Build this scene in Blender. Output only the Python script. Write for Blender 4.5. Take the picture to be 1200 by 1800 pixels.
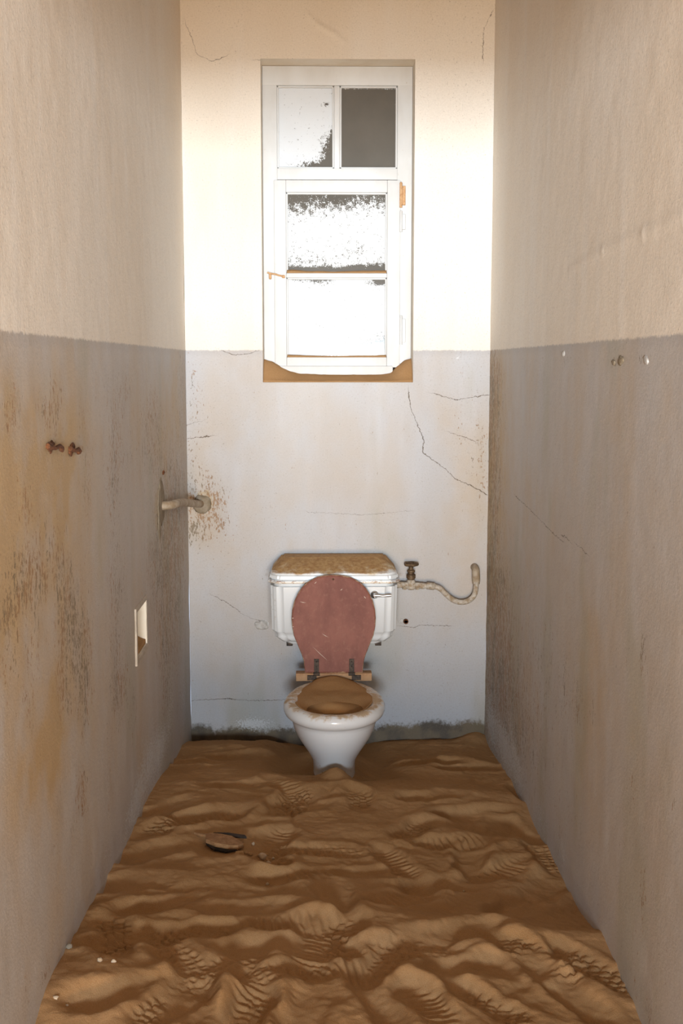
import bpy, bmesh, math, random
import numpy as np
from mathutils import Vector, Matrix
for o in list(bpy.data.objects): bpy.data.objects.remove(o)
scn = bpy.context.scene
col = scn.collection
random.seed(7); RNG = np.random.default_rng(11)

# ------------------------------------------------------------------ camera
FPX = 2100.0; DIST = 4.65; EYE = 1.55
PITCH = math.atan2(259, FPX); YAW = -math.atan2(37*math.cos(PITCH), FPX)
cam_data = bpy.data.cameras.new('camera'); cam = bpy.data.objects.new('camera', cam_data); col.objects.link(cam)
cam_data.sensor_fit = 'VERTICAL'; cam_data.sensor_height = 36.0; cam_data.lens = 36.0*FPX/1800.0
cam_data.clip_start = 0.05
cam.location = (0, -DIST, EYE)
cam.rotation_euler = (math.pi/2 - PITCH, 0, YAW)
scn.camera = cam

# ------------------------------------------------------------------ light and exposure
scn.view_settings.view_transform = 'Standard'
scn.view_settings.look = 'None'
scn.view_settings.gamma = 1.0
scn.view_settings.use_curve_mapping = False
scn.view_settings.exposure = 0.22
wd = bpy.data.worlds.new('sky'); scn.world = wd; wd.use_nodes = True
wd.node_tree.nodes['Background'].inputs[0].default_value = (0.62, 0.76, 1.0, 1)
wd.node_tree.nodes['Background'].inputs[1].default_value = 1.0
def area(name, loc, target, sx, sy, power, color):
    l = bpy.data.lights.new(name, 'AREA'); l.shape = 'RECTANGLE'; l.size = sx; l.size_y = sy
    l.energy = power; l.color = color
    o = bpy.data.objects.new(name, l); col.objects.link(o); o.location = loc
    o.rotation_euler = (Vector(target)-Vector(loc)).to_track_quat('-Z', 'Y').to_euler()
    return o
# daylight from two openings at the far end of the passage behind the doorway
area('daylight_opening', (-1.10, -12.5, 1.28), (0.06, 0, 1.5), 0.8, 0.55, 980, (0.80, 0.91, 1.0))
area('daylight_opening', (1.25, -12.5, 1.28), (0.06, 0, 1.5), 0.8, 0.55, 980, (0.80, 0.91, 1.0))
# warm lamp added outside the doorway, standing in for bounce off unseen sand
area('added_warm_bounce', (0.06, -6.0, 0.12), (0.06, -4.2, 1.9), 1.2, 1.2, 170, (1.0, 0.72, 0.44))
# soft fill lamp added in the passage, aimed in through the doorway
area('added_passage_fill', (-0.05, -8.5, 1.55), (0.06, 0, 0.8), 0.7, 0.5, 225, (0.74, 0.88, 1.0))

# ------------------------------------------------------------------ geometry helpers
_c, _s = math.cos(YAW), math.sin(YAW)
def _rot(v): return np.array([_c*v[0]-_s*v[1], _s*v[0]+_c*v[1], v[2]])
_F = _rot((0, math.cos(PITCH), -math.sin(PITCH))); _R = _rot((1., 0, 0)); _U = np.cross(_R, _F)
_C = np.array([0, -DIST, EYE])
def _ray(u, v): return _F*FPX + _R*(u-600) - _U*(v-900)
def on_y(u, v, Y=0.0):
    d = _ray(u, v); return _C + d*((Y-_C[1])/d[1])
def on_x(u, v, X):
    d = _ray(u, v); return _C + d*((X-_C[0])/d[0])
def on_z(u, v, Z):
    d = _ray(u, v); return _C + d*((Z-_C[2])/d[2])

def sstep(a, b, x):
    t = np.clip((x-a)/(b-a), 0, 1); return t*t*(3-2*t)
_tab = RNG.random((256, 256))
def vnoise(x, y):
    x = np.asarray(x, float); y = np.asarray(y, float)
    xi = np.floor(x).astype(int); yi = np.floor(y).astype(int)
    fx = x-xi; fy = y-yi; fx = fx*fx*fx*(fx*(fx*6-15)+10); fy = fy*fy*fy*(fy*(fy*6-15)+10)
    a = _tab[xi % 256, yi % 256]; b = _tab[(xi+1) % 256, yi % 256]
    c = _tab[xi % 256, (yi+1) % 256]; d = _tab[(xi+1) % 256, (yi+1) % 256]
    return (a*(1-fx)+b*fx)*(1-fy) + (c*(1-fx)+d*fx)*fy
def fbm(x, y, oct=4, gain=0.5):
    r = 0; a = 1.; t = 0.
    for i in range(oct):
        r = r + a*(vnoise(x*2**i+17.3*i, y*2**i+5.1*i)-.5); t += a; a *= gain
    return r/t*2

def link(o, parent=None):
    col.objects.link(o)
    if parent is not None: o.parent = parent
    return o
def mesh_obj(name, verts, faces, mat, parent=None, smooth=True):
    me = bpy.data.meshes.new(name); me.from_pydata([tuple(v) for v in verts], [], faces)
    me.validate(); me.update()
    if mat: me.materials.append(mat)
    if smooth: me.polygons.foreach_set('use_smooth', [True]*len(me.polygons))
    return link(bpy.data.objects.new(name, me), parent)
def fast_grid_obj(name, V, quads, mat, parent=None, attrs=None, smooth=True):
    me = bpy.data.meshes.new(name)
    me.vertices.add(len(V)); me.vertices.foreach_set('co', np.ascontiguousarray(V, np.float32).ravel())
    n = len(quads); me.loops.add(n*4); me.loops.foreach_set('vertex_index', np.ascontiguousarray(quads, np.int32).ravel())
    me.polygons.add(n); me.polygons.foreach_set('loop_start', np.arange(0, n*4, 4, dtype=np.int32))
    me.polygons.foreach_set('loop_total', np.full(n, 4, np.int32))
    me.update(calc_edges=True)
    me.polygons.foreach_set('use_smooth', np.full(n, smooth))
    for k, a in (attrs or {}).items():
        if a.ndim == 2:
            at = me.attributes.new(k, 'FLOAT_COLOR', 'POINT'); at.data.foreach_set('color', np.ascontiguousarray(a, np.float32).ravel())
        else:
            at = me.attributes.new(k, 'FLOAT', 'POINT'); at.data.foreach_set('value', np.ascontiguousarray(a, np.float32))
    me.materials.append(mat); me.validate()
    return link(bpy.data.objects.new(name, me), parent)
def bm_obj(name, bm, mat, parent=None, smooth=False, angle=None):
    me = bpy.data.meshes.new(name); bmesh.ops.recalc_face_normals(bm, faces=bm.faces); bm.to_mesh(me); bm.free()
    me.materials.append(mat)
    if smooth: me.polygons.foreach_set('use_smooth', [True]*len(me.polygons))
    if smooth and angle: me.set_sharp_from_angle(angle=angle)
    return link(bpy.data.objects.new(name, me), parent)
def add_box(bm, lo, hi, bev=0.0, seg=2):
    r = bmesh.ops.create_cube(bm, size=1.0)
    vs = r['verts']
    for v in vs:
        v.co = Vector([(lo[i]+hi[i])/2 + v.co[i]*(hi[i]-lo[i]) for i in range(3)])
    if bev > 0:
        es = list({e for v in vs for e in v.link_edges})
        bmesh.ops.bevel(bm, geom=es, offset=bev, segments=seg, affect='EDGES', profile=0.6)
def box_obj(name, lo, hi, mat, parent=None, bev=0.002):
    bm = bmesh.new(); add_box(bm, lo, hi, bev); return bm_obj(name, bm, mat, parent, True, math.radians(35))
def tube_geo(pts, radii, n=16, cap=True):
    pts = [Vector(p) for p in pts]; V = []; Fc = []
    t0 = (pts[1]-pts[0]).normalized(); up = Vector((0, 0, 1)) if abs(t0.z) < .9 else Vector((0, 1, 0))
    a = t0.cross(up).normalized()
    for i, p in enumerate(pts):
        t = (pts[min(i+1, len(pts)-1)]-pts[max(i-1, 0)]).normalized()
        a = (a - t*a.dot(t)).normalized(); b = t.cross(a)
        for k in range(n):
            an = 2*math.pi*k/n; V.append(p + (a*math.cos(an)+b*math.sin(an))*radii[i])
    for i in range(len(pts)-1):
        for k in range(n):
            k2 = (k+1) % n; Fc.append((i*n+k, i*n+k2, (i+1)*n+k2, (i+1)*n+k))
    if cap:
        Fc.append(tuple(range(n))[::-1]); Fc.append(tuple(range((len(pts)-1)*n, len(pts)*n)))
    return V, Fc
def tube_obj(name, pts, radii, mat, parent=None, n=16):
    if not hasattr(radii, '__len__'): radii = [radii]*len(pts)
    V, Fc = tube_geo(pts, radii, n); o = mesh_obj(name, V, Fc, mat, parent)
    o.data.set_sharp_from_angle(angle=math.radians(50)); return o
def lathe_pts(base, axis, prof):      # profile list of (distance along axis, radius)
    base = Vector(base); axis = Vector(axis).normalized()
    return [base+axis*h for h, r in prof], [r for h, r in prof]
def spline(pts, n=8):
    P = [Vector(p) for p in pts]; out = []
    for i in range(len(P)-1):
        p0 = P[max(i-1, 0)]; p1 = P[i]; p2 = P[i+1]; p3 = P[min(i+2, len(P)-1)]
        for k in range(n):
            t = k/n
            out.append(.5*((2*p1)+(p2-p0)*t+(2*p0-5*p1+4*p2-p3)*t*t+(3*p1-p0-3*p2+p3)*t**3))
    out.append(P[-1]); return out
def empty(name, loc=(0, 0, 0)):
    o = bpy.data.objects.new(name, None); o.location = loc; o.empty_display_size = .05; return link(o)
def child_fix(parent):               # parts are modelled in world space: keep them there under an offset parent
    bpy.context.view_layer.update()
    inv = parent.matrix_world.inverted()
    for ch in parent.children: ch.matrix_parent_inverse = inv
def tag(o, label=None, cat=None, group=None, kind=None):
    if label: o['label'] = label
    if cat: o['category'] = cat
    if group: o['group'] = group
    if kind: o['kind'] = kind
    return o

# ------------------------------------------------------------------ material helpers
class NT:
    def __init__(s, name):
        s.m = bpy.data.materials.new(name); s.m.use_nodes = True; s.t = s.m.node_tree
        s.b = s.t.nodes['Principled BSDF']; s.out = s.t.nodes['Material Output']
        s.co = s.t.nodes.new('ShaderNodeNewGeometry').outputs['Position']
    def n(s, typ, **kw):
        nd = s.t.nodes.new(typ)
        for k, v in kw.items(): setattr(nd, k, v)
        return nd
    def put(s, inp, v):
        if hasattr(v, 'is_linked') or isinstance(v, bpy.types.NodeSocket): s.t.links.new(v, inp)
        else:
            if isinstance(v, (tuple, list)) and len(v) == 3 and inp.type == 'RGBA': v = (*v, 1)
            inp.default_value = v
    def math(s, op, a, b=None, c=None, clamp=False):
        nd = s.n('ShaderNodeMath', operation=op, use_clamp=clamp); s.put(nd.inputs[0], a)
        if b is not None: s.put(nd.inputs[1], b)
        if c is not None: s.put(nd.inputs[2], c)
        return nd.outputs[0]
    def vscale(s, sc, src=None, off=(0, 0, 0)):
        nd = s.n('ShaderNodeMapping'); s.put(nd.inputs['Vector'], src or s.co)
        nd.inputs['Scale'].default_value = sc; nd.inputs['Location'].default_value = off; return nd.outputs[0]
    def noise(s, scale, detail=4, rough=.55, vec=None, dist=0.0):
        nd = s.n('ShaderNodeTexNoise'); s.put(nd.inputs['Vector'], vec or s.co)
        nd.inputs['Scale'].default_value = scale; nd.inputs['Detail'].default_value = detail
        nd.inputs['Roughness'].default_value = rough; nd.inputs['Distortion'].default_value = dist
        return nd.outputs['Fac']
    def ramp(s, x, a, b, lo=0., hi=1., smooth=True):
        nd = s.n('ShaderNodeMapRange', interpolation_type='SMOOTHSTEP' if smooth else 'LINEAR')
        s.put(nd.inputs['Value'], x); s.put(nd.inputs['From Min'], a); s.put(nd.inputs['From Max'], b)
        nd.inputs['To Min'].default_value = lo; nd.inputs['To Max'].default_value = hi
        return nd.outputs['Result']
    def mix(s, f, a, b, mode='MIX'):
        nd = s.n('ShaderNodeMix', data_type='RGBA', blend_type=mode)
        s.put(nd.inputs[0], f); s.put(nd.inputs[6], a); s.put(nd.inputs[7], b); return nd.outputs[2]
    def attr(s, name):
        nd = s.n('ShaderNodeAttribute'); nd.attribute_name = name; return nd
    def sep(s, v):
        nd = s.n('ShaderNodeSeparateXYZ'); s.put(nd.inputs[0], v); return nd.outputs
    def sepc(s, v):
        nd = s.n('ShaderNodeSeparateColor'); s.put(nd.inputs[0], v); return nd.outputs
    def bump(s, h, strength=.4, dist=.002):
        nd = s.n('ShaderNodeBump'); s.put(nd.inputs['Height'], h)
        nd.inputs['Strength'].default_value = strength; nd.inputs['Distance'].default_value = dist
        s.t.links.new(nd.outputs[0], s.b.inputs['Normal'])
    def fin(s, color, rough=.8, metal=0., spec=.5):
        s.put(s.b.inputs['Base Color'], color); s.put(s.b.inputs['Roughness'], rough)
        s.put(s.b.inputs['Metallic'], metal); s.put(s.b.inputs['Specular IOR Level'], spec); return s.m

DADO_Z = 1.605
def wall_material():
    s = NT('painted_plaster')
    xyz = s.sep(s.co); z = xyz[2]
    st = s.sepc(s.attr('stain').outputs['Color']); ochre, mold, salt = st[0], st[1], st[2]
    wear = s.attr('wear').outputs['Fac']; damp = s.attr('damp').outputs['Fac']
    crack = s.attr('crack').outputs['Fac']; crackm = s.attr('crack_mask').outputs['Fac']
    lw = s.sepc(s.attr('low_a').outputs['Color']); big, streak, dust = lw[0], lw[1], lw[2]
    lw2 = s.sepc(s.attr('low_b').outputs['Color']); olive, mid, tone = lw2[0], lw2[1], lw2[2]
    n70 = s.noise(62, 4, .72); n70c = s.math('SUBTRACT', n70, .5)
    fine = s.noise(170, 2, .65)
    # upper cream wash
    cream = s.mix(s.ramp(big, .35, .7), (.86, .795, .71), (.82, .73, .62))
    cream = s.mix(s.math('MULTIPLY', s.ramp(streak, .5, .75), .35), cream, (.87, .83, .78))
    # lower grey dado
    dado = s.mix(s.ramp(big, .38, .66), (.52, .53, .56), (.50, .48, .48))
    dado = s.mix(s.math('MULTIPLY', s.ramp(streak, .48, .72), .5), dado, (.56, .555, .575))
    och = s.math('MULTIPLY', s.math('ADD', ochre, s.ramp(dust, .45, .72, 0, .30)), s.ramp(mid, .2, .7, .65, 1.), clamp=True)
    dado = s.mix(och, dado, (.50, .355, .20))
    dado = s.mix(s.math('MULTIPLY', s.ramp(olive, .54, .7), .35), dado, (.37, .35, .25))
    edge = s.math('ADD', z, s.math('MULTIPLY', n70c, .016))
    isup = s.ramp(edge, DADO_Z-.0035, DADO_Z+.0035)
    lip = s.math('MULTIPLY', s.ramp(edge, DADO_Z-.03, DADO_Z-.004), s.ramp(edge, DADO_Z+.002, DADO_Z-.002))
    dado = s.mix(s.math('MULTIPLY', lip, .25), dado, (.36, .34, .34))
    c = s.mix(isup, dado, cream)
    # worn patches of bare plaster
    wn = s.ramp(s.math('ADD', wear, s.math('MULTIPLY', n70c, 1.1)), .48, .58)
    c = s.mix(wn, c, (.50, .40, .28))
    # damp at the base
    dn = s.math('ADD', damp, s.math('MULTIPLY', n70c, .8))
    dm = s.ramp(dn, .35, .75)
    c = s.mix(s.math('MULTIPLY', dm, .92), c, s.mix(s.ramp(mid, .35, .65), (.06, .040, .018), (.14, .095, .042)))
    # speckled mould
    sp = s.noise(150, 3, .72, s.vscale((1, 1, .5)))
    sp2 = s.noise(60, 2, .65, s.vscale((1, 1, .3), None, (3, 8, 2)))
    spk = s.math('ADD', s.math('MULTIPLY', sp, .65), s.math('MULTIPLY', sp2, .35))
    thr = s.math('SUBTRACT', .655, s.math('MULTIPLY', mold, .22))
    mk = s.ramp(s.math('SUBTRACT', spk, thr), -.015, .035)
    mk = s.math('MULTIPLY', mk, s.math('SUBTRACT', 1., s.math('MULTIPLY', isup, .93)))
    mcol = s.mix(s.ramp(tone, .34, .58), (.17, .125, .07), (.30, .155, .06))
    c = s.mix(s.math('MULTIPLY', mold, .20, clamp=True), c, (.33, .25, .14))
    c = s.mix(s.math('MULTIPLY', mk, .8), c, mcol)
    # tiny pits everywhere
    pit = s.ramp(fine, .655, .72)
    c = s.mix(s.math('MULTIPLY', pit, .35), c, (.16, .12, .08))
    # salt crust
    sm = s.ramp(s.math('ADD', s.math('SUBTRACT', 1., fine), s.math('MULTIPLY', salt, .35)), .72, .80)
    sm = s.math('MULTIPLY', sm, s.ramp(salt, .03, .3))
    c = s.mix(s.math('MULTIPLY', sm, .8), c, (.66, .66, .66))
    # cracks
    wob = s.math('MULTIPLY', n70c, .020)
    ad = s.math('ABSOLUTE', s.math('ADD', crack, wob))
    wid = s.math('MULTIPLY', s.ramp(mid, .25, .7, .35, 1.), s.math('MULTIPLY', crackm, .0024))
    ck = s.ramp(ad, wid, s.math('MULTIPLY', wid, .35))
    ck = s.math('MULTIPLY', ck, s.ramp(crackm, .05, .3))
    c = s.mix(s.math('MULTIPLY', ck, .9), c, (.10, .065, .035))
    c = s.mix(s.ramp(fine, .3, .7, 0, .10), c, (.30, .24, .17))
    h = s.math('ADD', s.math('MULTIPLY', n70, .6), s.math('MULTIPLY', fine, .35))
    h = s.math('SUBTRACT', h, s.math('MULTIPLY', mk, .35))
    h = s.math('SUBTRACT', h, s.math('MULTIPLY', ck, .8))
    h = s.math('ADD', h, s.math('MULTIPLY', sm, .9))
    s.bump(h, .45, .003)
    rough = s.ramp(isup, 0, 1, .62, .8)
    return s.fin(c, rough, 0, .35)
M_wall = wall_material()

def plain_plaster():
    s = NT('bare_plaster'); a = s.noise(6, 5, .6)
    s.bump(s.noise(60, 5, .6), .4, .003)
    return s.fin(s.mix(a, (.70, .58, .42), (.60, .47, .32)), .9, 0, .2)
M_plaster = plain_plaster()
def mortar():
    s = NT('grey_mortar'); a = s.noise(25, 5, .65); s.bump(s.noise(90, 5, .7), .7, .004)
    return s.fin(s.mix(s.ramp(a, .3, .7), (.34, .28, .21), (.24, .185, .12)), .95, 0, .15)
M_mortar = mortar()
def sand_mat():
    s = NT('sand'); a = s.noise(4, 3, .6); g = s.noise(420, 1, .6); p = s.noise(900, 0, .5)
    c = s.mix(s.ramp(a, .3, .7), (.43, .245, .112), (.37, .20, .082))
    c = s.mix(s.ramp(g, .35, .75, 0, .35), c, (.48, .31, .17))
    c = s.mix(s.ramp(p, .66, .74, 0, .5), c, (.16, .08, .03))
    h = s.math('ADD', s.math('MULTIPLY', g, .6), s.math('MULTIPLY', s.noise(110, 2, .65), .9))
    s.bump(h, .5, .0022)
    return s.fin(c, 1.0, 0, .1)
M_sand = sand_mat()
def porcelain():
    s = NT('dusty_porcelain')
    nz = s.sep(s.n('ShaderNodeNewGeometry').outputs['Normal'])[2]; z = s.sep(s.co)[2]
    n1 = s.noise(18, 6, .7); n2 = s.noise(45, 4, .7)
    dust = s.ramp(s.math('ADD', nz, s.math('MULTIPLY', s.math('SUBTRACT', n1, .5), 3.0)), .62, 1.15, 0, .85)
    smear = s.math('MULTIPLY', s.ramp(n2, .52, .68), s.math('MULTIPLY', s.ramp(z, .20, .17), s.ramp(z, .135, .155)))
    spot = s.ramp(s.noise(70, 3, .6), .70, .75, 0, .55)
    c = s.mix(dust, (.80, .81, .82), s.mix(n2, (.56, .40, .22), (.43, .26, .11)))
    c = s.mix(s.math('MULTIPLY', smear, .7), c, (.40, .30, .16))
    c = s.mix(s.math('MULTIPLY', spot, s.ramp(z, .30, .36)), c, (.42, .27, .14))
    return s.fin(c, s.ramp(dust, 0, 1, .16, .9), 0, .5)
M_porc = porcelain()
def enamel(lid=False):
    s = NT('dusty_enamel_lid' if lid else 'white_enamel'); z = s.sep(s.co)[2]
    n1 = s.noise(16, 6, .7); n2 = s.noise(60, 5, .7)
    base = (.80, .82, .83)
    if lid:
        d = s.math('ADD', z, s.math('MULTIPLY', s.math('SUBTRACT', s.noise(13, 5, .65, s.vscale((1, 1, 1.4))), .5), .045))
        f = s.ramp(d, .762, .776)
        dirt = s.mix(s.ramp(n2, .35, .65), (.50, .315, .135), (.36, .19, .07))
        dirt = s.mix(s.math('MULTIPLY', s.ramp(n1, .5, .7), s.ramp(z, .805, .785)), dirt, (.66, .55, .38))
        c = s.mix(f, base, dirt)
        rz = s.math('MULTIPLY', s.ramp(z, .747, .742), s.ramp(s.noise(38, 5, .7), .47, .62))
        c = s.mix(rz, c, (.22, .085, .03))
        c = s.mix(s.math('MULTIPLY', s.ramp(z, .742, .736), .55), c, (.50, .36, .20))
        return s.fin(c, s.ramp(f, 0, 1, .25, .85), 0, .5)
    sc = s.math('MULTIPLY', s.ramp(n2, .60, .66), s.ramp(s.noise(9, 3, .6), .56, .64))
    c = s.mix(s.math('MULTIPLY', sc, .6), base, (.50, .40, .30))
    return s.fin(c, .22, 0, .5)
M_enamel = enamel(); M_enamel_lid = enamel(True)
def red_wood():
    s = NT('worn_red_lid'); n = s.noise(12, 6, .65, s.vscale((1, 1, .5))); n2 = s.noise(55, 4, .7)
    c = s.mix(s.ramp(n, .3, .7), (.185, .060, .042), (.27, .098, .068))
    c = s.mix(s.math('MULTIPLY', s.ramp(n2, .5, .75), .35), c, (.34, .17, .11))
    w = s.attr('edge_wear').outputs['Fac']
    wm = s.ramp(s.math('ADD', w, s.math('MULTIPLY', s.math('SUBTRACT', s.noise(45, 5, .7), .5), 1.4)), .75, .95)
    c = s.mix(s.math('MULTIPLY', wm, .75), c, (.52, .36, .22))
    s.bump(s.noise(90, 4, .6), .2, .001)
    return s.fin(c, .6, 0, .35)
M_red = red_wood()
def simple(name, c1, c2, scale, rough, metal=0., spec=.5, bump=.2):
    s = NT(name); n = s.noise(scale, 5, .65); s.bump(s.noise(scale*3, 4, .65), bump, .0015)
    return s.fin(s.mix(s.ramp(n, .35, .65), c1, c2), rough, metal, spec)
M_wood = simple('bare_wood', (.46, .28, .15), (.34, .18, .085), 30, .75)
M_scrap = simple('scrap_wood', (.40, .21, .09), (.27, .13, .05), 60, .9, bump=.6)
M_dark = simple('charred_edge', (.02, .015, .01), (.05, .03, .02), 60, .95, bump=.6)
M_iron = simple('dark_iron', (.035, .028, .025), (.10, .07, .05), 90, .7, .3)
M_rust = simple('rust', (.17, .055, .015), (.075, .028, .01), 120, .95, bump=.7)
M_rustlight = simple('light_rust', (.62, .38, .20), (.48, .26, .12), 120, .9, bump=.5)
M_chrome = simple('worn_chrome', (.80, .80, .80), (.66, .65, .63), 40, .38, 1.0)
M_brass = simple('tarnished_brass', (.085, .05, .025), (.19, .12, .06), 70, .6, .4)
M_pipe = simple('old_painted_pipe', (.44, .36, .27), (.30, .215, .13), 40, .7, bump=.4)
M_pipewhite = simple('flaking_pipe_paint', (.55, .50, .43), (.33, .235, .14), 60, .65, bump=.5)
M_chalk = simple('chalky_plaster', (.62, .60, .57), (.48, .45, .42), 50, .9, bump=.6)
M_peb = simple('pale_pebble', (.62, .50, .36), (.50, .37, .24), 50, .9, bump=.5)
M_pebtan = simple('tan_clod', (.50, .31, .15), (.42, .24, .10), 70, .95, bump=.6)
M_niche = simple('cream_glazed', (.80, .74, .62), (.74, .66, .54), 8, .35, bump=.05)
M_scratch = simple('pale_scratch', (.58, .47, .38), (.50, .38, .30), 60, .8)
def frame_paint():
    s = NT('old_white_paint'); n = s.noise(9, 5, .6, s.vscale((1, 1, .4))); f = s.noise(42, 6, .75)
    c = s.mix(s.ramp(n, .3, .7), (.66, .655, .64), (.60, .58, .55))
    c = s.mix(s.ramp(f, .66, .72, 0, .7), c, (.42, .31, .20))
    s.bump(s.noise(70, 5, .6), .25, .0015)
    return s.fin(c, .5, 0, .4)
M_frame = frame_paint()
def pane_mat():
    s = NT('flaking_painted_glass')
    cov = s.attr('cover').outputs['Fac']
    n = s.math('ADD', s.math('MULTIPLY', s.noise(75, 7, .78), .6), s.math('MULTIPLY', s.noise(230, 4, .7), .4))
    k = s.ramp(s.math('ADD', cov, s.math('MULTIPLY', s.math('SUBTRACT', n, .5), 4.6)), .485, .515)
    paint = s.mix(s.noise(14, 4, .6), (.66, .665, .67), (.61, .615, .615))
    c = s.mix(k, s.mix(s.noise(7, 4, .6), (.22, .20, .17), (.15, .135, .115)), paint)
    s.put(s.b.inputs['Transmission Weight'], s.ramp(k, 0, 1, .35, 0))
    return s.fin(c, s.ramp(k, 0, 1, .10, .55), 0, s.ramp(k, 0, 1, .5, .2))
M_pane = pane_mat()

# ------------------------------------------------------------------ room shell
XL, XR = -0.5197, 0.6563
YF = -5.0; ZC = 3.12; ZB = -0.06
WX0, WX1, WZ0, WZ1, WD = -0.2225, 0.3580, 1.482, 2.687, 0.150   # window opening and recess depth
NY0, NY1, NZ0, NZ1 = -1.362, -1.152, 0.722, 0.862               # niche in the left wall

def line_grid(lo, hi, step, extra=()):
    a = np.linspace(lo, hi, int(round((hi-lo)/step))+1)
    for e in extra:
        a[np.argmin(np.abs(a-e))] = e
    return np.unique(a)
def wall(name, us, vs, place, normal, hole, to_uv, blobs, cracks, marks=()):
    U, Vv = np.meshgrid(us, vs, indexing='ij'); shp = U.shape
    u = U.ravel(); v = Vv.ravel(); N = len(u)
    st = np.zeros((N, 4)); st[:, 3] = 1; st[:, 0] = 0. if name == 'wall_back' else .22; wear = np.zeros(N); damp = np.zeros(N)
    chan = {'o': 0, 'm': 1, 's': 2}
    def blob(kind, px, py, su, sv, amp):
        a = to_uv(px, py); b = to_uv(px+su, py); c = to_uv(px, py+sv)
        gu = max(abs(b[0]-a[0]), .004); gv = max(abs(c[1]-a[1]), .004)
        w = amp*np.exp(-.5*(((u-a[0])/gu)**2+((v-a[1])/gv)**2))
        if kind in chan: st[:, chan[kind]] += w
        elif kind == 'w': wear[:] = np.maximum(wear, w)
        else: damp[:] = np.maximum(damp, w)
    for b in blobs: blob(*b)
    best = np.full(N, 9.); sd = np.full(N, 1.); cm = np.zeros(N)
    for pts, wgt in cracks:
        P = [np.array(to_uv(*q)) for q in pts]
        for a, b in zip(P[:-1], P[1:]):
            d = b-a; L = np.hypot(*d); d = d/L
            t = np.clip((u-a[0])*d[0]+(v-a[1])*d[1], 0, L)
            qx = u-(a[0]+d[0]*t); qy = v-(a[1]+d[1]*t); dist = np.hypot(qx, qy)
            sgn = np.sign(d[0]*qy-d[1]*qx); sgn[sgn == 0] = 1
            m = dist < best
            best[m] = dist[m]; sd[m] = (dist*sgn)[m]; cm[m] = wgt
        endd = np.minimum(np.hypot(u-P[0][0], v-P[0][1]), np.hypot(u-P[-1][0], v-P[-1][1]))
    cm = cm*sstep(.04, .02, best)
    rel = .0022*fbm(u*2.3+name.__len__()*3.1, v*2.3, 4) + .0008*fbm(u*16, v*16, 3)
    rel += .0012*np.clip(wear, 0, 1)*-1 + .0015*np.clip(st[:, 2], 0, 1)*fbm(u*60, v*60, 2)
    for pts, hgt, rad in marks:
        P = [np.array(to_uv(*q)) for q in pts]
        for a, b in zip(P[:-1], P[1:]):
            d = b-a; L = np.hypot(*d); d = d/L; t = np.clip((u-a[0])*d[0]+(v-a[1])*d[1], 0, L)
            dist = np.hypot(u-(a[0]+d[0]*t), v-(a[1]+d[1]*t)); rel = rel + hgt*np.exp(-(dist/rad)**2)
    hole_m = np.zeros((shp[0]-1, shp[1]-1), bool)
    if hole:
        ring = sstep(0, .012, np.maximum(np.maximum(hole[0]-u, u-hole[1]), np.maximum(hole[2]-v, v-hole[3])))
        rel = rel*ring
        uc = (us[:-1]+us[1:])/2; vc = (vs[:-1]+vs[1:])/2
        hole_m = ((uc > hole[0]) & (uc < hole[1]))[:, None] & ((vc > hole[2]) & (vc < hole[3]))[None, :]
    V = place(u, v) + np.asarray(normal)*rel[:, None]
    idx = np.arange(N).reshape(shp)
    q = np.stack([idx[:-1, :-1], idx[1:, :-1], idx[1:, 1:], idx[:-1, 1:]], -1)[~hole_m]
    k = {'wall_back': 0, 'wall_left': 40, 'wall_right': 80}[name]
    B = lambda f: .5+.42*f
    low_a = np.stack([B(fbm(u*1.6+k, v*.75+k, 4)), B(fbm(u*9+k, v*1.1+k, 4, .6)), B(fbm(u*3.2+k+9, v*1.3+k, 5, .6)), np.ones(N)], 1)
    low_b = np.stack([B(fbm(u*4.1+k+21, v*1.4+k, 4, .6)), B(fbm(u*14+k, v*14+k, 4, .65)), B(fbm(u*22+k, v*9+k, 3)), np.ones(N)], 1)
    o = fast_grid_obj(name, V, q, M_wall, None, {'low_a': low_a, 'low_b': low_b, 'stain': np.stack([np.clip(st[:, 0], 0, 1), .82*(1-np.exp(-1.25*st[:, 1])), np.clip(st[:, 2], 0, 1.4), st[:, 3]], 1), 'wear': wear, 'damp': damp, 'crack': sd, 'crack_mask': cm})
    tag(o, kind='structure'); return o

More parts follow.
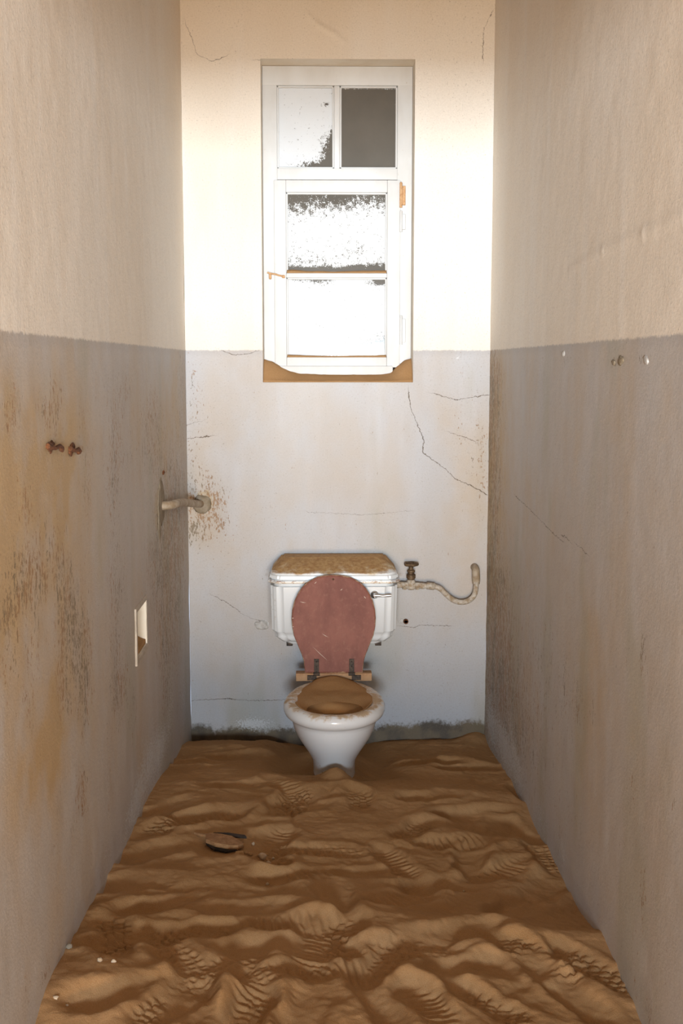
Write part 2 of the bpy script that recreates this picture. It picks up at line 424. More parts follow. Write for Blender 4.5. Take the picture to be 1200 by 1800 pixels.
bw_uv = lambda px, py: (on_y(px, py)[0], on_y(px, py)[2])
lw_uv = lambda px, py: (on_x(px, py, XL)[1], on_x(px, py, XL)[2])
rw_uv = lambda px, py: (on_x(px, py, XR)[1], on_x(px, py, XR)[2])
bk = [('m', 362, 888, 22, 40, 1.25), ('m', 385, 900, 12, 30, .7), ('m', 345, 930, 14, 20, .8), ('w', 358, 884, 20, 22, .75),
      ('m', 340, 690, 14, 60, .42), ('m', 335, 840, 10, 60, .45), ('o', 345, 780, 30, 90, .22), ('o', 350, 900, 45, 60, .35),
      ('m', 655, 765, 5, 10, .6), ('m', 713, 755, 4, 10, .6), ('m', 830, 760, 30, 80, .30), ('m', 845, 850, 8, 60, .5),
      ('o', 345, 1100, 20, 80, .15), ('o', 800, 800, 45, 110, .16), ('o', 835, 900, 25, 150, .20),
      ('s', 445, 1272, 26, 8, 1.2), ('s', 380, 1100, 6, 6, 0), ('s', 465, 1098, 7, 7, 1.2),
      ('d', 350, 1304, 26, 22, 1.38), ('d', 420, 1308, 50, 21, 1.38), ('d', 500, 1308, 40, 21, 1.38), ('d', 590, 1306, 60, 21, 1.38),
      ('d', 690, 1306, 40, 24, 1.44), ('d', 760, 1302, 45, 24, 1.50), ('d', 825, 1302, 34, 25, 1.50),
      ('w', 712, 1092, 5, 4, .8), ('w', 440, 617, 16, 4, .55), ('s', 345, 570, 12, 16, .6), ('s', 410, 575, 8, 10, .4),
      ('s', 805, 628, 1.5, 1.5, 2)]
bcr = [([(718, 690), (722, 720), (735, 750), (745, 775), (742, 795), (760, 808), (780, 822), (800, 842), (830, 855), (853, 868)], 1.0),
       ([(766, 693), (785, 698), (800, 703), (820, 700), (856, 694)], 1.0), ([(325, 772), (345, 769), (367, 767)], 1.1),
       ([(328, 45), (342, 80), (345, 95), (372, 108), (393, 100)], .75), ([(866, 20), (850, 50), (848, 102)], .75),
       ([(372, 1046), (400, 1060), (430, 1082), (458, 1092)], .6), ([(340, 1231), (400, 1228), (440, 1232), (500, 1230)], .6),
       ([(705, 1100), (727, 1103), (737, 1099), (790, 1100)], .55), ([(325, 748), (350, 741)], .6), ([(540, 900), (640, 905), (720, 898)], .35),
       ([(455, 105), (500, 104), (540, 105)], .8), ([(392, 617), (410, 624), (436, 622), (452, 617)], .8), ([(790, 760), (815, 768), (832, 775)], .6)]
us = line_grid(XL, XR, .0078, (WX0, WX1)); vs = line_grid(ZB, ZC, .0078, (WZ0, WZ1))
wall_back = wall('wall_back', us, vs, lambda u, v: np.stack([u, np.zeros_like(u), v], 1), (0, -1, 0), (WX0, WX1, WZ0, WZ1), bw_uv, bk, bcr,
                 marks=[([(540, 25), (560, 45), (585, 58), (604, 74)], .004, .009)])
lf = []
for (px, py, su, sv, a) in [(18, 730, 8, 25, 1.0), (25, 680, 6, 25, .6), (92, 725, 10, 40, .8), (75, 730, 6, 22, .6), (105, 700, 6, 25, .6), (203, 690, 14, 26, .55), (222, 690, 6, 20, .5),
        (145, 740, 6, 30, .5), (268, 720, 8, 20, .6), (240, 790, 25, 40, .5), (275, 790, 10, 50, .6), (45, 890, 6, 22, .8), (40, 860, 10, 40, .45), (150, 860, 6, 40, .7), (205, 780, 5, 40, .8), (197, 860, 5, 50, .7),
        (70, 950, 12, 45, .55), (100, 985, 8, 40, .9), (25, 1005, 12, 30, 1.0), (45, 1020, 8, 25, 1.0), (72, 1020, 7, 25, 1.0), (20, 1070, 14, 16, 1.0), (112, 1040, 7, 40, .9), (125, 1080, 6, 40, .9), (60, 1110, 8, 60, .7),
        (200, 1040, 6, 60, .8), (215, 1020, 6, 40, .7), (110, 1130, 8, 40, 1.0), (112, 1220, 7, 35, 1.15), (150, 1170, 8, 50, 1.0), (140, 1120, 10, 60, .8), (150, 1240, 5, 30, .8), (205, 1190, 7, 50, .9), (215, 1200, 8, 30, .8),
        (290, 960, 12, 50, 1.0), (310, 940, 8, 60, 1.0), (300, 860, 8, 40, .7), (290, 1080, 9, 70, 1.0), (305, 1080, 6, 80, .8), (270, 1000, 8, 50, .6), (290, 1200, 4, 60, .7), (233, 1250, 5, 30, .7), (50, 1240, 7, 40, .7), (30, 1140, 8, 40, .5), (10, 1160, 8, 50, .6),
        (143, 1375, 4, 28, 1.25), (150, 1410, 4, 30, .8), (108, 1370, 4, 30, .5), (100, 1490, 4, 25, .7), (130, 1450, 4, 30, .5), (190, 1370, 4, 60, .5), (80, 1710, 5, 12, 1.0), (45, 1740, 4, 20, .6), (285, 830, 4, 6, .6),
        (318, 900, 6, 300, .5), (322, 700, 4, 80, .4)]:
    lf.append(('m', px, py, su*1.35, sv*1.25, a*.9))
lf += [('o', 20, 850, 70, 120, .45), ('o', 90, 800, 60, 90, .40), ('o', 70, 1350, 45, 60, .5), ('o', 100, 1240, 45, 120, .35), ('o', 20, 1050, 60, 130, .35), ('o', 285, 750, 26, 60, .5), ('o', 300, 1000, 24, 160, .35), ('o', 60, 1000, 80, 200, .25),
       ('s', 262, 1345, 14, 40, .9), ('s', 285, 1310, 10, 30, .8), ('s', 240, 1410, 9, 30, .8), ('s', 222, 1450, 8, 26, .5), ('s', 300, 1230, 5, 50, .5), ('s', 185, 1520, 12, 30, .4), ('s', 322, 1230, 6, 60, .5),
       ('w', 281, 885, 8, 28, .9), ('w', 277, 915, 4, 18, .8), ('w', 248, 1160, 10, 16, .5), ('w', 250, 1045, 8, 12, .5), ('w', 92, 790, 12, 6, .7), ('w', 126, 793, 8, 6, .7), ('w', 16, 672, 6, 4, .7)]
LUS = np.unique(np.concatenate([np.linspace(YF, -2.95, 12), line_grid(-2.95, 0, .0095, (NY0, NY1))]))
LVS = line_grid(ZB, ZC, .0095, (NZ0, NZ1))
wall_left = wall('wall_left', LUS, LVS, lambda u, v: np.stack([np.full_like(u, XL), u, v], 1), (1, 0, 0), (NY0, NY1, NZ0, NZ1), lw_uv, lf,
                 [([(20, 330), (120, 420), (140, 520)], .0)])
rt = []
for (px, py, su, sv, a) in [(866, 680, 7, 40, 1.0), (863, 760, 6, 60, .8), (866, 860, 8, 80, .55), (860, 1000, 6, 120, .8), (866, 1090, 14, 60, .75), (880, 1080, 10, 60, .5), (862, 1180, 10, 80, .9), (885, 1230, 14, 50, .8),
        (1130, 1165, 5, 32, 1.0), (1018, 1235, 8, 30, .6), (1040, 1250, 4, 25, .7), (995, 1230, 10, 40, .5), (960, 1180, 20, 80, .35), (920, 1200, 20, 100, .35), (1130, 1580, 3, 40, .9), (1117, 1640, 3, 40, .5), (1185, 1412, 3, 10, .9), (1178, 1460, 3, 6, .9), (1110, 1360, 5, 22, .5), (1120, 1450, 5, 25, .5), (1015, 1460, 6, 30, .5), (985, 1450, 6, 40, .4), (1140, 1780, 6, 20, .7), (1085, 636, 8, 5, 1.2), (1135, 632, 6, 4, 1.2), (995, 632, 8, 5, .7), (940, 1330, 20, 60, .3)]:
    rt.append(('m', px, py, su*(1.5 if px < 900 else 1.1), sv*1.15, a*(1.5 if px < 900 else 1.0)))
rt += [('o', 872, 900, 24, 220, .6), ('o', 900, 1100, 24, 100, .2), ('o', 990, 1000, 40, 120, .15), ('o', 1180, 1100, 60, 300, .18), ('o', 1050, 1180, 50, 90, .2),
       ('s', 885, 1310, 12, 30, 1.1), ('s', 862, 1270, 8, 40, .9), ('s', 912, 1360, 10, 30, .8), ('s', 950, 1440, 10, 30, .55), ('s', 985, 1500, 10, 30, .5), ('s', 900, 1270, 8, 50, .5),
       ('w', 1090, 634, 6, 4, .5), ('s', 1095, 640, 10, 6, .5), ('s', 990, 622, 10, 4, .6)]
rcr = [([(905, 872), (930, 895), (950, 915), (972, 938), (990, 953)], .6), ([(985, 940), (993, 943), (1001, 952)], .8), ([(1012, 958), (1022, 965), (1030, 975)], .6)]
RUS = np.unique(np.concatenate([np.linspace(YF, -2.8, 12), line_grid(-2.8, 0, .0095)]))
wall_right = wall('wall_right', RUS, line_grid(ZB, ZC, .0095), lambda u, v: np.stack([np.full_like(u, XR), u, v], 1), (-1, 0, 0), None, rw_uv, rt, rcr,
                  marks=[([(1200, 378), (1130, 410), (1060, 440), (1000, 475)], .002, .012)])
# window reveal (sides, head and sill of the opening)
bm = bmesh.new()
def quad(bm, *p): bm.faces.new([bm.verts.new(q) for q in p])
a, b, c, d, r = WX0, WX1, WZ0, WZ1, WD+.03
quad(bm, (a, 0, c), (a, r, c), (a, r, d), (a, 0, d)); quad(bm, (b, 0, c), (b, 0, d), (b, r, d), (b, r, c))
quad(bm, (a, 0, d), (a, r, d), (b, r, d), (b, 0, d)); quad(bm, (a, 0, c), (b, 0, c), (b, r, c), (a, r, c))
M_reveal = simple('reveal_plaster', (.80, .73, .63), (.74, .65, .53), 9, .8, bump=.3)
rv = bm_obj('window_reveal', bm, M_reveal, wall_back)
# front wall with the doorway the picture is taken from, ceiling, rough floor
DX0, DX1, DZ1 = -0.47, 0.60, 2.02
bm = bmesh.new()
add_box(bm, (XL-.3, YF-.2, ZB), (DX0, YF, ZC)); add_box(bm, (DX1, YF-.2, ZB), (XR+.3, YF, ZC)); add_box(bm, (DX0, YF-.2, DZ1), (DX1, YF, ZC))
tag(bm_obj('wall_front', bm, M_plaster), kind='structure')
bm = bmesh.new(); add_box(bm, (-2.6, -9.1, ZB), (2.7, -9.0, 1.21))  # unseen low wall, added to hold daylight off the lower back wall
tag(bm_obj('passage_light_block', bm, M_plaster), kind='structure')
tag(box_obj('ground', (-3, -14, ZB-.1), (3.1, YF-.2, ZB), M_sand, bev=0), kind='structure')      # sand ground behind the doorway, under the added light block
M_ceil = simple('darkened_brown', (.30, .19, .10), (.22, .13, .065), 12, .85)  # unseen ceiling, made dark brown to dim the top of the walls
tag(box_obj('ceiling', (XL-.3, YF-.2, ZC), (XR+.3, .3, ZC+.12), M_ceil, bev=0), kind='structure')
tag(box_obj('floor', (XL-.3, YF-.2, ZB-.1), (XR+.3, .02, ZB), M_mortar, bev=0), kind='structure')
# outer leaves of the walls, so that no light leaks, and the dim room behind the window
bm = bmesh.new(); add_box(bm, (XL-.30, YF, ZB), (XL-.20, .3, ZC)); tag(bm_obj('wall_outer_left', bm, M_plaster), kind='structure')
bm = bmesh.new(); add_box(bm, (XR+.10, YF, ZB), (XR+.20, .3, ZC)); tag(bm_obj('wall_outer_right', bm, M_plaster), kind='structure')
bm = bmesh.new()
x0, x1, y0, y1, z0, z1 = -.9, 1.0, WD+.05, 1.6, .9, 3.0
quad(bm, (x0, y1, z0), (x1, y1, z0), (x1, y1, z1), (x0, y1, z1)); quad(bm, (x0, y0, z0), (x0, y1, z0), (x0, y1, z1), (x0, y0, z1))
quad(bm, (x1, y0, z0), (x1, y0, z1), (x1, y1, z1), (x1, y1, z0)); quad(bm, (x0, y0, z1), (x0, y1, z1), (x1, y1, z1), (x1, y0, z1))
quad(bm, (x0, y0, z0), (x1, y0, z0), (x1, y1, z0), (x0, y1, z0))
tag(bm_obj('wall_beyond', bm, M_plaster), kind='structure')

# ------------------------------------------------------------------ sand on the floor
LC = np.array([on_x(*q, XL)[1:] for q in [(331, 1287), (311, 1330), (284, 1362), (262, 1398), (242, 1440), (227, 1476), (200, 1520), (178, 1560), (147, 1618), (120, 1667), (93, 1707), (78, 1747), (62, 1798)]])
RC = np.array([on_x(*q, XR)[1:] for q in [(869, 1329), (894, 1367), (917, 1400), (932, 1433), (946, 1467), (965, 1492), (982, 1521), (996, 1558), (1019, 1604), (1040, 1631), (1057, 1637), (1073, 1675), (1094, 1721), (1111, 1758), (1127, 1800)]])
def base_h(x, y):
    hl = np.interp(-y, np.r_[0, -LC[:, 0], 3.2], np.r_[.055, LC[:, 1], .36])
    hr = np.interp(-y, np.r_[0, -RC[:, 0], 3.2], np.r_[.05, RC[:, 1], .20])
    hl[y > -.3] = np.interp(-y[y > -.3], [0, .1, .3], [.045, .085, .135])
    t = np.clip((x-XL)/(XR-XL), 0, 1)
    h = hl*(1-t)+hr*t
    return h
# footprints: (pixel, pixel) -> (x, y) on the sand, heading, length, width, depth, tread kind
PRINTS = [(330, 1632, 1.15, 2), (385, 1705, 0.55, 3), (512, 1618, 1.25, 1), (498, 1716, 1.3, 3), (605, 1708, 1.2, 1), (430, 1788, .3, 2), (712, 1668, 1.4, 3),
          (510, 1405, .35, 2), (632, 1408, -.1, 2), (560, 1500, 1.2, 3), (300, 1585, 1.0, 0), (440, 1592, 1.2, 0), (545, 1770, .3, 1), (660, 1760, -.3, 0), (800, 1640, 1.1, 0), (840, 1700, 1.2, 0),
          (700, 1585, .9, 1), (780, 1560, 1.3, 0), (880, 1530, .8, 1), (650, 1540, 1.3, 0), (520, 1545, 1.25, 1), (420, 1380, 1.2, 0), (760, 1400, 1.1, 0), (830, 1430, 1.3, 0), (730, 1460, .6, 2),
          (380, 1430, .9, 0), (300, 1420, .7, 0), (800, 1480, 1.2, 1), (900, 1600, .5, 0), (940, 1680, -.8, 2), (1000, 1740, -.6, 0), (960, 1560, .4, 0), (600, 1640, .1, 2), (240, 1650, .9, 0), (230, 1740, 1.0, 0), (300, 1760, .6, 2), (760, 1780, -.4, 1),
          (860, 1770, -.7, 2), (590, 1580, -.2, 0), (450, 1480, .5, 0), (340, 1340, 1.3, 0), (420, 1330, 1.2, 0), (750, 1340, 1.2, 0), (830, 1350, 1.3, 0), (700, 1520, -.3, 1), (490, 1660, 1.3, 0), (260, 1500, .6, 0), (900, 1460, -.5, 0), (680, 1690, .4, 0), (1040, 1700, -.7, 2)]
us = np.linspace(XL-.003, XR+.003, 330); vs = np.r_[np.linspace(-3.3, -2.75, 40)[:-1], np.linspace(-2.75, .003, 760)]
X, Y = np.meshgrid(us, vs, indexing='ij'); x = X.ravel(); y = Y.ravel()
h = base_h(x, y)
edge = np.minimum(np.minimum(x-XL, XR-x), -y+.03); calm = sstep(0.0, .10, edge)*.85+.15
wx = x+.05*fbm(x*3+7, y*3, 3); wy = y+.05*fbm(x*3, y*3+31, 3)
h += calm*(.017*fbm(wx*3.6, wy*4.2+3, 2) + .005*(1-2*np.abs(fbm(wx*6+9, wy*9, 2)))*sstep(.2, .6, vnoise(x*4, y*4+50)))
def surf_at(px, py):
    z = .2
    for _ in range(12):
        p = on_z(px, py, z); z = float(base_h(np.array([p[0]]), np.array([p[1]]))[0])
    return p
rp = random.Random(5); TR = np.zeros_like(h); h_base = base_h(x, y)
for _ in range(20): PRINTS.insert(0, (rp.uniform(200, 1000), rp.uniform(1340, 1790), rp.uniform(-.9, .9), rp.choice((0, 1, 2, 2, 3))))
for (px, py, ang, tread) in PRINTS:
    p = surf_at(px, py); ang += rp.uniform(-.15, .15)
    L = rp.uniform(.125, .15); W = rp.uniform(.045, .055); D = rp.uniform(.010, .019)
    ca, sa = math.cos(ang), math.sin(ang)      # ang measured from +Y towards +X
    dx = x-p[0]; dy = y-p[1]
    m = (np.abs(dx) < .26) & (np.abs(dy) < .26)
    a_ = dx[m]*sa+dy[m]*ca; b_ = dx[m]*ca-dy[m]*sa
    a_ = a_+.012*fbm(x[m]*12, y[m]*12, 2); b_ = b_+.012*fbm(x[m]*12+40, y[m]*12, 2)
    wl = W*(1-.16*np.cos(a_/L*math.pi*1.5+.6))
    rr = np.sqrt((a_/L)**2*.98+(b_/wl)**2); rr = np.maximum(rr, np.maximum(np.abs(a_/L), np.abs(b_/wl))*.97)
    bowl = sstep(1.05, .72, rr)
    rim = np.exp(-((rr-1.22)/.20)**2)
    tilt = 1+.5*a_/L*rp.choice((-1, 1))+.35*b_/wl*rp.choice((-1, 1))
    cur = h[m]; flat = np.average(cur, weights=bowl+1e-4)
    nh = cur*(1-bowl*.62)+(flat)*(bowl*.62) - D*bowl*tilt + .0065*rim*(1+.6*fbm(x[m]*9, y[m]*9, 2))
    if tread:
        if tread == 1: tr = np.sin(a_*2*math.pi/.021)
        elif tread == 2: tr = np.sign(np.sin(a_*2*math.pi/.026+1.4*np.sign(np.sin(b_*2*math.pi/.04))))*.8
        else: tr = np.maximum(np.cos(a_*2*math.pi/.02), np.cos(b_*2*math.pi/.02))
        part = sstep(-.9, -.3, a_/L*rp.choice((-1, 1)))*sstep(.35, .6, vnoise(x[m]*8, y[m]*8+9)+.22)
        TR[m] += .0034*tr*sstep(.95, .7, rr)*part
    h[m] = nh
dev = h-h_base; h = h_base+.040*np.tanh(dev/.040)
H2 = h.reshape(X.shape)                         # let the dry sand slump: smooth sharp crests
for _ in range(13):
    H2 = np.pad(H2, 1, mode='edge')
    H2 = (H2[:-2, 1:-1]+2*H2[1:-1, 1:-1]+H2[2:, 1:-1])/4
    H2 = np.pad(H2, ((0, 0), (1, 1)), mode='edge')[:, :]
    H2 = (H2[:, :-2]+2*H2[:, 1:-1]+H2[:, 2:])/4
h = H2.ravel()+TR
# mound against the toilet foot, hollow round it, corner drift, drag marks
h += .05*np.exp(-(((x-.048)/.055)**2+((y+.80)/.075)**2)) + .012*np.exp(-(((x-.05)/.25)**2+((y+.95)/.10)**2))
rad = np.hypot((x-.045)/.17, (y+.42)/.36); h -= .035*np.exp(-((rad-1.0)/.40)**2)*(y > -.75)*sstep(-.75, -.60, y)
h += .03*np.exp(-(((x-.62)/.06)**2+((y-.0)/.08)**2))
for (q0, q1, wd_, hh) in [((500, 1410), (525, 1455), .012, -.008), ((880, 1790), (930, 1730), .03, -.012), ((900, 1770), (1010, 1680), .02, .012)]:
    a0 = surf_at(*q0); a1 = surf_at(*q1); d = (a1-a0)[:2]; Ls = np.hypot(*d); d /= Ls
    t = np.clip((x-a0[0])*d[0]+(y-a0[1])*d[1], 0, Ls); ds = np.hypot(x-a0[0]-d[0]*t, y-a0[1]-d[1]*t); h += hh*np.exp(-(ds/wd_)**2)
h += calm*(.0032*fbm(wx*20, wy*20, 3) + .0028*(np.abs(fbm(wx*13+5, wy*13, 3))-.2)) + .0016*fbm(x*70, y*70, 2)
sp_ = surf_at(400, 1486); wgt = np.exp(-(((x-sp_[0])/.10)**2+((y-sp_[1])/.10)**2)**2)     # level bed round the wood scrap
h = h*(1-wgt)+wgt*(np.average(h, weights=wgt)+.0015*fbm(x*40, y*40, 2))
h = np.maximum(h, .015)
SAND = (us, vs, h.reshape(X.shape))
def sand_z(px, py):
    i = np.clip(np.searchsorted(us, px), 0, len(us)-1); j = np.clip(np.searchsorted(vs, py), 0, len(vs)-1)
    return float(SAND[2][i, j])
idx = np.arange(len(x)).reshape(X.shape)
q = np.stack([idx[:-1, :-1], idx[1:, :-1], idx[1:, 1:], idx[:-1, 1:]], -1).reshape(-1, 4)
so = fast_grid_obj('sand_drift', np.stack([x, y, h], 1), q, M_sand)
tag(so, 'brown desert sand full of footprints burying the whole floor', 'sand', kind='stuff')

# ------------------------------------------------------------------ window
win = empty('window_1', (.068, WD, WZ0)); tag(win, kind='structure')
YFR = .105                                     # front face of the fixed frame
def fb(name, l, t, r_, b_, yf, depth, parent, bev=.003, mat=None):
    p = on_y(l, t, yf); q_ = on_y(r_, b_, yf)
    return box_obj(name, (p[0], yf, q_[2]), (q_[0], yf+depth, p[2]), mat or M_frame, parent, bev)
zt = on_y(590, 150, YFR)[2]
jl = on_y(487, 300, YFR)[0]; jr = on_y(698, 300, YFR)[0]; zr0 = on_y(590, 296, YFR)[2]; zr1 = on_y(590, 316, YFR)[2]
box_obj('frame_jamb', (WX0+.001, YFR, WZ0), (jl, YFR+.06, zt+.002), M_frame, win)
box_obj('frame_jamb', (jr, YFR, WZ0), (WX1-.001, YFR+.06, zt+.002), M_frame, win)
box_obj('frame_head', (WX0+.001, YFR, zt), (WX1-.001, YFR+.06, WZ1-.001), M_frame, win)
box_obj('transom_rail', (jl, YFR-.002, zr1), (jr, YFR+.06, zr0), M_frame, win)
m0 = on_y(587, 200, YFR)[0]; m1 = on_y(597, 200, YFR)[0]
box_obj('mullion', (m0, YFR+.004, zr0), (m1, YFR+.055, zt), M_frame, win, .004)
box_obj('frame_sill', (WX0+.001, YFR, WZ0), (WX1-.001, YFR+.06, on_y(590, 655, YFR)[2]), M_frame, win)
def bead(x0, x1, z0, z1, y, parent, w=.007):   # thin glazing bead round a pane opening
    bm = bmesh.new()
    add_box(bm, (x0, y, z1-w), (x1, y+.012, z1), .002, 1); add_box(bm, (x0, y, z0), (x1, y+.012, z0+w), .002, 1)
    add_box(bm, (x0, y, z0), (x0+w, y+.012, z1), .002, 1); add_box(bm, (x1-w, y, z0), (x1, y+.012, z1), .002, 1)
    return bm_obj('glazing_bead', bm, M_frame, parent)
def pane(x0, x1, z0, z1, y, cover, parent):
    nu, nv = 40, 48
    U, Vv = np.meshgrid(np.linspace(0, 1, nu), np.linspace(0, 1, nv), indexing='ij'); u = U.ravel(); v = Vv.ravel()
    cv = np.clip(cover(u, v), -1, 2)
    P = np.stack([x0+(x1-x0)*u, np.full_like(u, y), z0+(z1-z0)*v], 1); P2 = P.copy(); P2[:, 1] += .004
    n = nu*nv; i = np.arange(n).reshape(nu, nv)
    f1 = np.stack([i[:-1, :-1], i[1:, :-1], i[1:, 1:], i[:-1, 1:]], -1).reshape(-1, 4)
    rim = []
    ring = list(i[:, 0])+list(i[-1, 1:])+list(i[-2::-1, -1])+list(i[0, -2:0:-1])
    for k in range(len(ring)):
        a1, b1 = ring[k], ring[(k+1) % len(ring)]; rim.append((a1, a1+n, b1+n, b1))
    return fast_grid_obj('pane', np.r_[P, P2], np.r_[f1, f1[:, ::-1]+n, np.array(rim)], M_pane, parent, {'cover': np.r_[cv, cv]}, smooth=False)
G = lambda u, v, cu, cv, su, sv: np.exp(-.5*(((u-cu)/su)**2+((v-cv)/sv)**2))
YP = YFR+.022
# top left: white with bare bits at the lower right and bottom
def cov_a(u, v): return 1.0-1.25*G(u, v, 1.02, .25, .15, .13)-.9*G(u, v, 1.0, .46, .04, .035)-.8*G(u, v, .62, .03, .2, .05)-.7*G(u, v, .9, .08, .12, .05)-.6*G(u, v, .85, .79, .06, .025)-.3*G(u, v, 0, .5, .02, 1)
pane(jl, m0, zr0, zt, YP, cov_a, win); bead(jl, m0, zr0, zt, YP-.012, win)
# top right: bare grey glass with a strip of paint along the top
def cov_b(u, v): return -.35+1.25*sstep(.945, 1.0, v)+.7*G(u, v, 1.0, .9, .03, .06)+.55*G(u, v, .98, .78, .02, .04)+.25*sstep(.02, 0, u)
pane(m1, jr, zr0, zt, YP, cov_b, win); bead(m1, jr, zr0, zt, YP-.012, win)
# hinged sash
YS = YFR-.012
sl, sr = on_y(482, 480, YS)[0], on_y(703, 480, YS)[0]; s_top = on_y(590, 316, YS)[2]; s_bot = on_y(590, 646, YS)[2]
pl, pr = on_y(503, 480, YS)[0], on_y(680, 480, YS)[0]; p_top = on_y(590, 338, YS)[2]; b_hi = on_y(590, 480, YS)[2]; b_lo = on_y(590, 488, YS)[2]; p_bot = on_y(590, 628, YS)[2]
bm = bmesh.new()
add_box(bm, (sl, YS, s_bot), (pl, YS+.045, s_top-.001), .003); add_box(bm, (pr, YS, s_bot), (sr, YS+.045, s_top-.001), .003)
add_box(bm, (pl, YS, p_top), (pr, YS+.045, s_top-.001), .003); add_box(bm, (pl, YS, s_bot), (pr, YS+.045, p_bot), .003)
sash = bm_obj('sash', bm, M_frame, win, True, math.radians(35))
box_obj('glazing_bar', (pl, YS+.004, b_lo), (pr, YS+.04, b_hi), M_frame, sash, .003)
box_obj('drip_rail', (on_y(492, 650, YS)[0], YS-.012, on_y(590, 659, YS)[2]), (on_y(690, 650, YS)[0], YS+.03, s_bot+.006), M_frame, sash, .004)
def cov_c(u, v):
    top = .62*sstep(.62, 1.0, v)*(1-.15*u)+.35*sstep(.86, 1., v)*sstep(.75, 1, u)+.22*sstep(.45, .95, v)*sstep(.6, .1, u)+.3*G(u, v, .52, .98, .08, .1)
    bot = 1.15*sstep(.11+.06*sstep(.4, 1, u), .02, v)+.26*sstep(.36, .06, v)*(.6+.8*sstep(.7, 0, u))+.18*G(u, v, .7, .3, .12, .08)
    return .92-top-bot
YP2 = YS+.020
pane(pl, pr, b_hi, p_top, YP2, cov_c, sash); bead(pl, pr, b_hi, p_top, YP2-.012, sash)
def cov_d(u, v):
    return 1.02-.75*G(u, v, .12, 1.0, .06, .03)-.75*G(u, v, .34, .99, .12, .05)-.95*G(u, v, .93, .98, .10, .06)-1.1*G(u, v, .80, .06, .17, .09)-.8*G(u, v, 1.0, .12, .08, .12)-.6*G(u, v, .55, .03, .12, .03)
pane(pl, pr, p_bot, b_lo, YP2, cov_d, sash); bead(pl, pr, p_bot, b_lo, YP2-.012, sash)
# hinges on the right stile, rusted hook on the left
def hinge(py0, py1, mat):
    z1 = on_y(704, py0, YS)[2]; z0 = on_y(704, py1, YS)[2]; xx = on_y(704.5, py0, YS)[0]
    bm = bmesh.new(); V, Fc = tube_geo([(xx, YS-.003, z0), (xx, YS-.003, (z0+z1)/2-.001), (xx, YS-.003, (z0+z1)/2+.001), (xx, YS-.003, z1), (xx, YS-.003, z1+.004)], [.0055, .0055, .0055, .0055, .003], 10)
    vs_ = [bm.verts.new(p) for p in V]; [bm.faces.new([vs_[k] for k in f]) for f in Fc]
    add_box(bm, (xx-.001, YS-.002, z0+.01), (xx+.018, YS+.012, z1-.01), .001, 1)
    return bm_obj('hinge', bm, mat, sash, True, math.radians(40))
hinge(322, 365, M_rustlight); hinge(372, 408, M_frame); hinge(556, 606, M_frame)
hp = [on_y(470, 479, YS-.012), on_y(477, 481, YS-.016), on_y(484, 482, YS-.012), on_y(490, 484, YS-.014), on_y(500, 486, YS-.004)]
bm = bmesh.new(); pts = spline(hp, 5); V, Fc = tube_geo(pts, [.0035]*len(pts), 8)
vs_ = [bm.verts.new(p) for p in V]; [bm.faces.new([vs_[k] for k in f]) for f in Fc]
k0 = on_y(475, 487, YS-.01); add_box(bm, (k0[0]-.005, YS-.016, k0[2]-.008), (k0[0]+.004, YS, k0[2]+.014), .002, 1)
k1 = on_y(498, 486, YS-.01); add_box(bm, (k1[0]-.006, YS-.010, k1[2]-.006), (k1[0]+.006, YS+.001, k1[2]+.006), .002, 1)
tag(bm_obj('latch', bm, M_rustlight, sash, True, math.radians(40)), 'rusted hook latch')
child_fix(win)
# sand blown onto the sill
nx, ny = 90, 16
U, Vv = np.meshgrid(np.linspace(WX0+.0005, WX1-.0005, nx), np.linspace(-.001, YFR+.02, ny), indexing='ij'); u = U.ravel(); v = Vv.ravel()
e0 = (u-WX0)/(WX1-WX0)
top = np.interp(e0, [0, .06, .11, .18, .24, .5, .8, .86, .90, .95, 1], [.088, .078, .062, .043, .034, .029, .031, .036, .058, .080, .092])
zz = WZ0+.004+(top-.004)*sstep(-.002, YFR-.01, v)**.7*(1+.06*fbm(u*30, v*30, 2))+.001*fbm(u*40, v*40+3, 2)
n = nx*ny; i = np.arange(n).reshape(nx, ny)
f1 = np.stack([i[:-1, :-1], i[1:, :-1], i[1:, 1:], i[:-1, 1:]], -1).reshape(-1, 4)
P = np.stack([u, v, zz], 1); P2 = P.copy(); P2[:, 2] = WZ0+.0005
ring = list(i[:, 0])+list(i[-1, 1:])+list(i[-2::-1, -1])+list(i[0, -2:0:-1])
rim = np.array([(ring[k], ring[(k+1) % len(ring)], ring[(k+1) % len(ring)]+n, ring[k]+n)[::-1] for k in range(len(ring))])
tag(fast_grid_obj('sill_sand', np.r_[P, P2], np.r_[f1, f1[:, ::-1]+n, rim], M_sand), 'low bank of brown sand lying on the window sill', 'sand', kind='stuff')
# sand lines lying on the glazing bars
for (l_, r_, zb_, hgt) in ((pl, pr, b_hi, .013), (pl, pr, p_bot, .010)):
    nx = 60; xs = np.linspace(l_+.002, r_-.002, nx); V = []; Fc = []
    hh = hgt*(.55+.45*np.abs(np.linspace(-1, 1, nx))**1.5)*(1+.25*fbm(xs*20, xs*0+zb_*9, 2))
    for k in range(nx): V += [(xs[k], YS-.0005, zb_+.0003), (xs[k], YS+.012, zb_+hh[k]*.75), (xs[k], YP2-.0125, zb_+hh[k]), (xs[k], YP2-.0125, zb_+.0003)]
    for k in range(nx-1):
        for j in range(4): Fc.append((k*4+j, k*4+(j+1) % 4, (k+1)*4+(j+1) % 4, (k+1)*4+j))
    Fc += [(0, 1, 2, 3), tuple(range((nx-1)*4, nx*4))[::-1]]
    o = mesh_obj('bar_sand', V, Fc, M_sand)
    tag(o, 'thin ridge of sand on the middle window bar' if hgt > .011 else 'thin ridge of sand along the bottom of the lowest window pane', 'sand', kind='stuff')

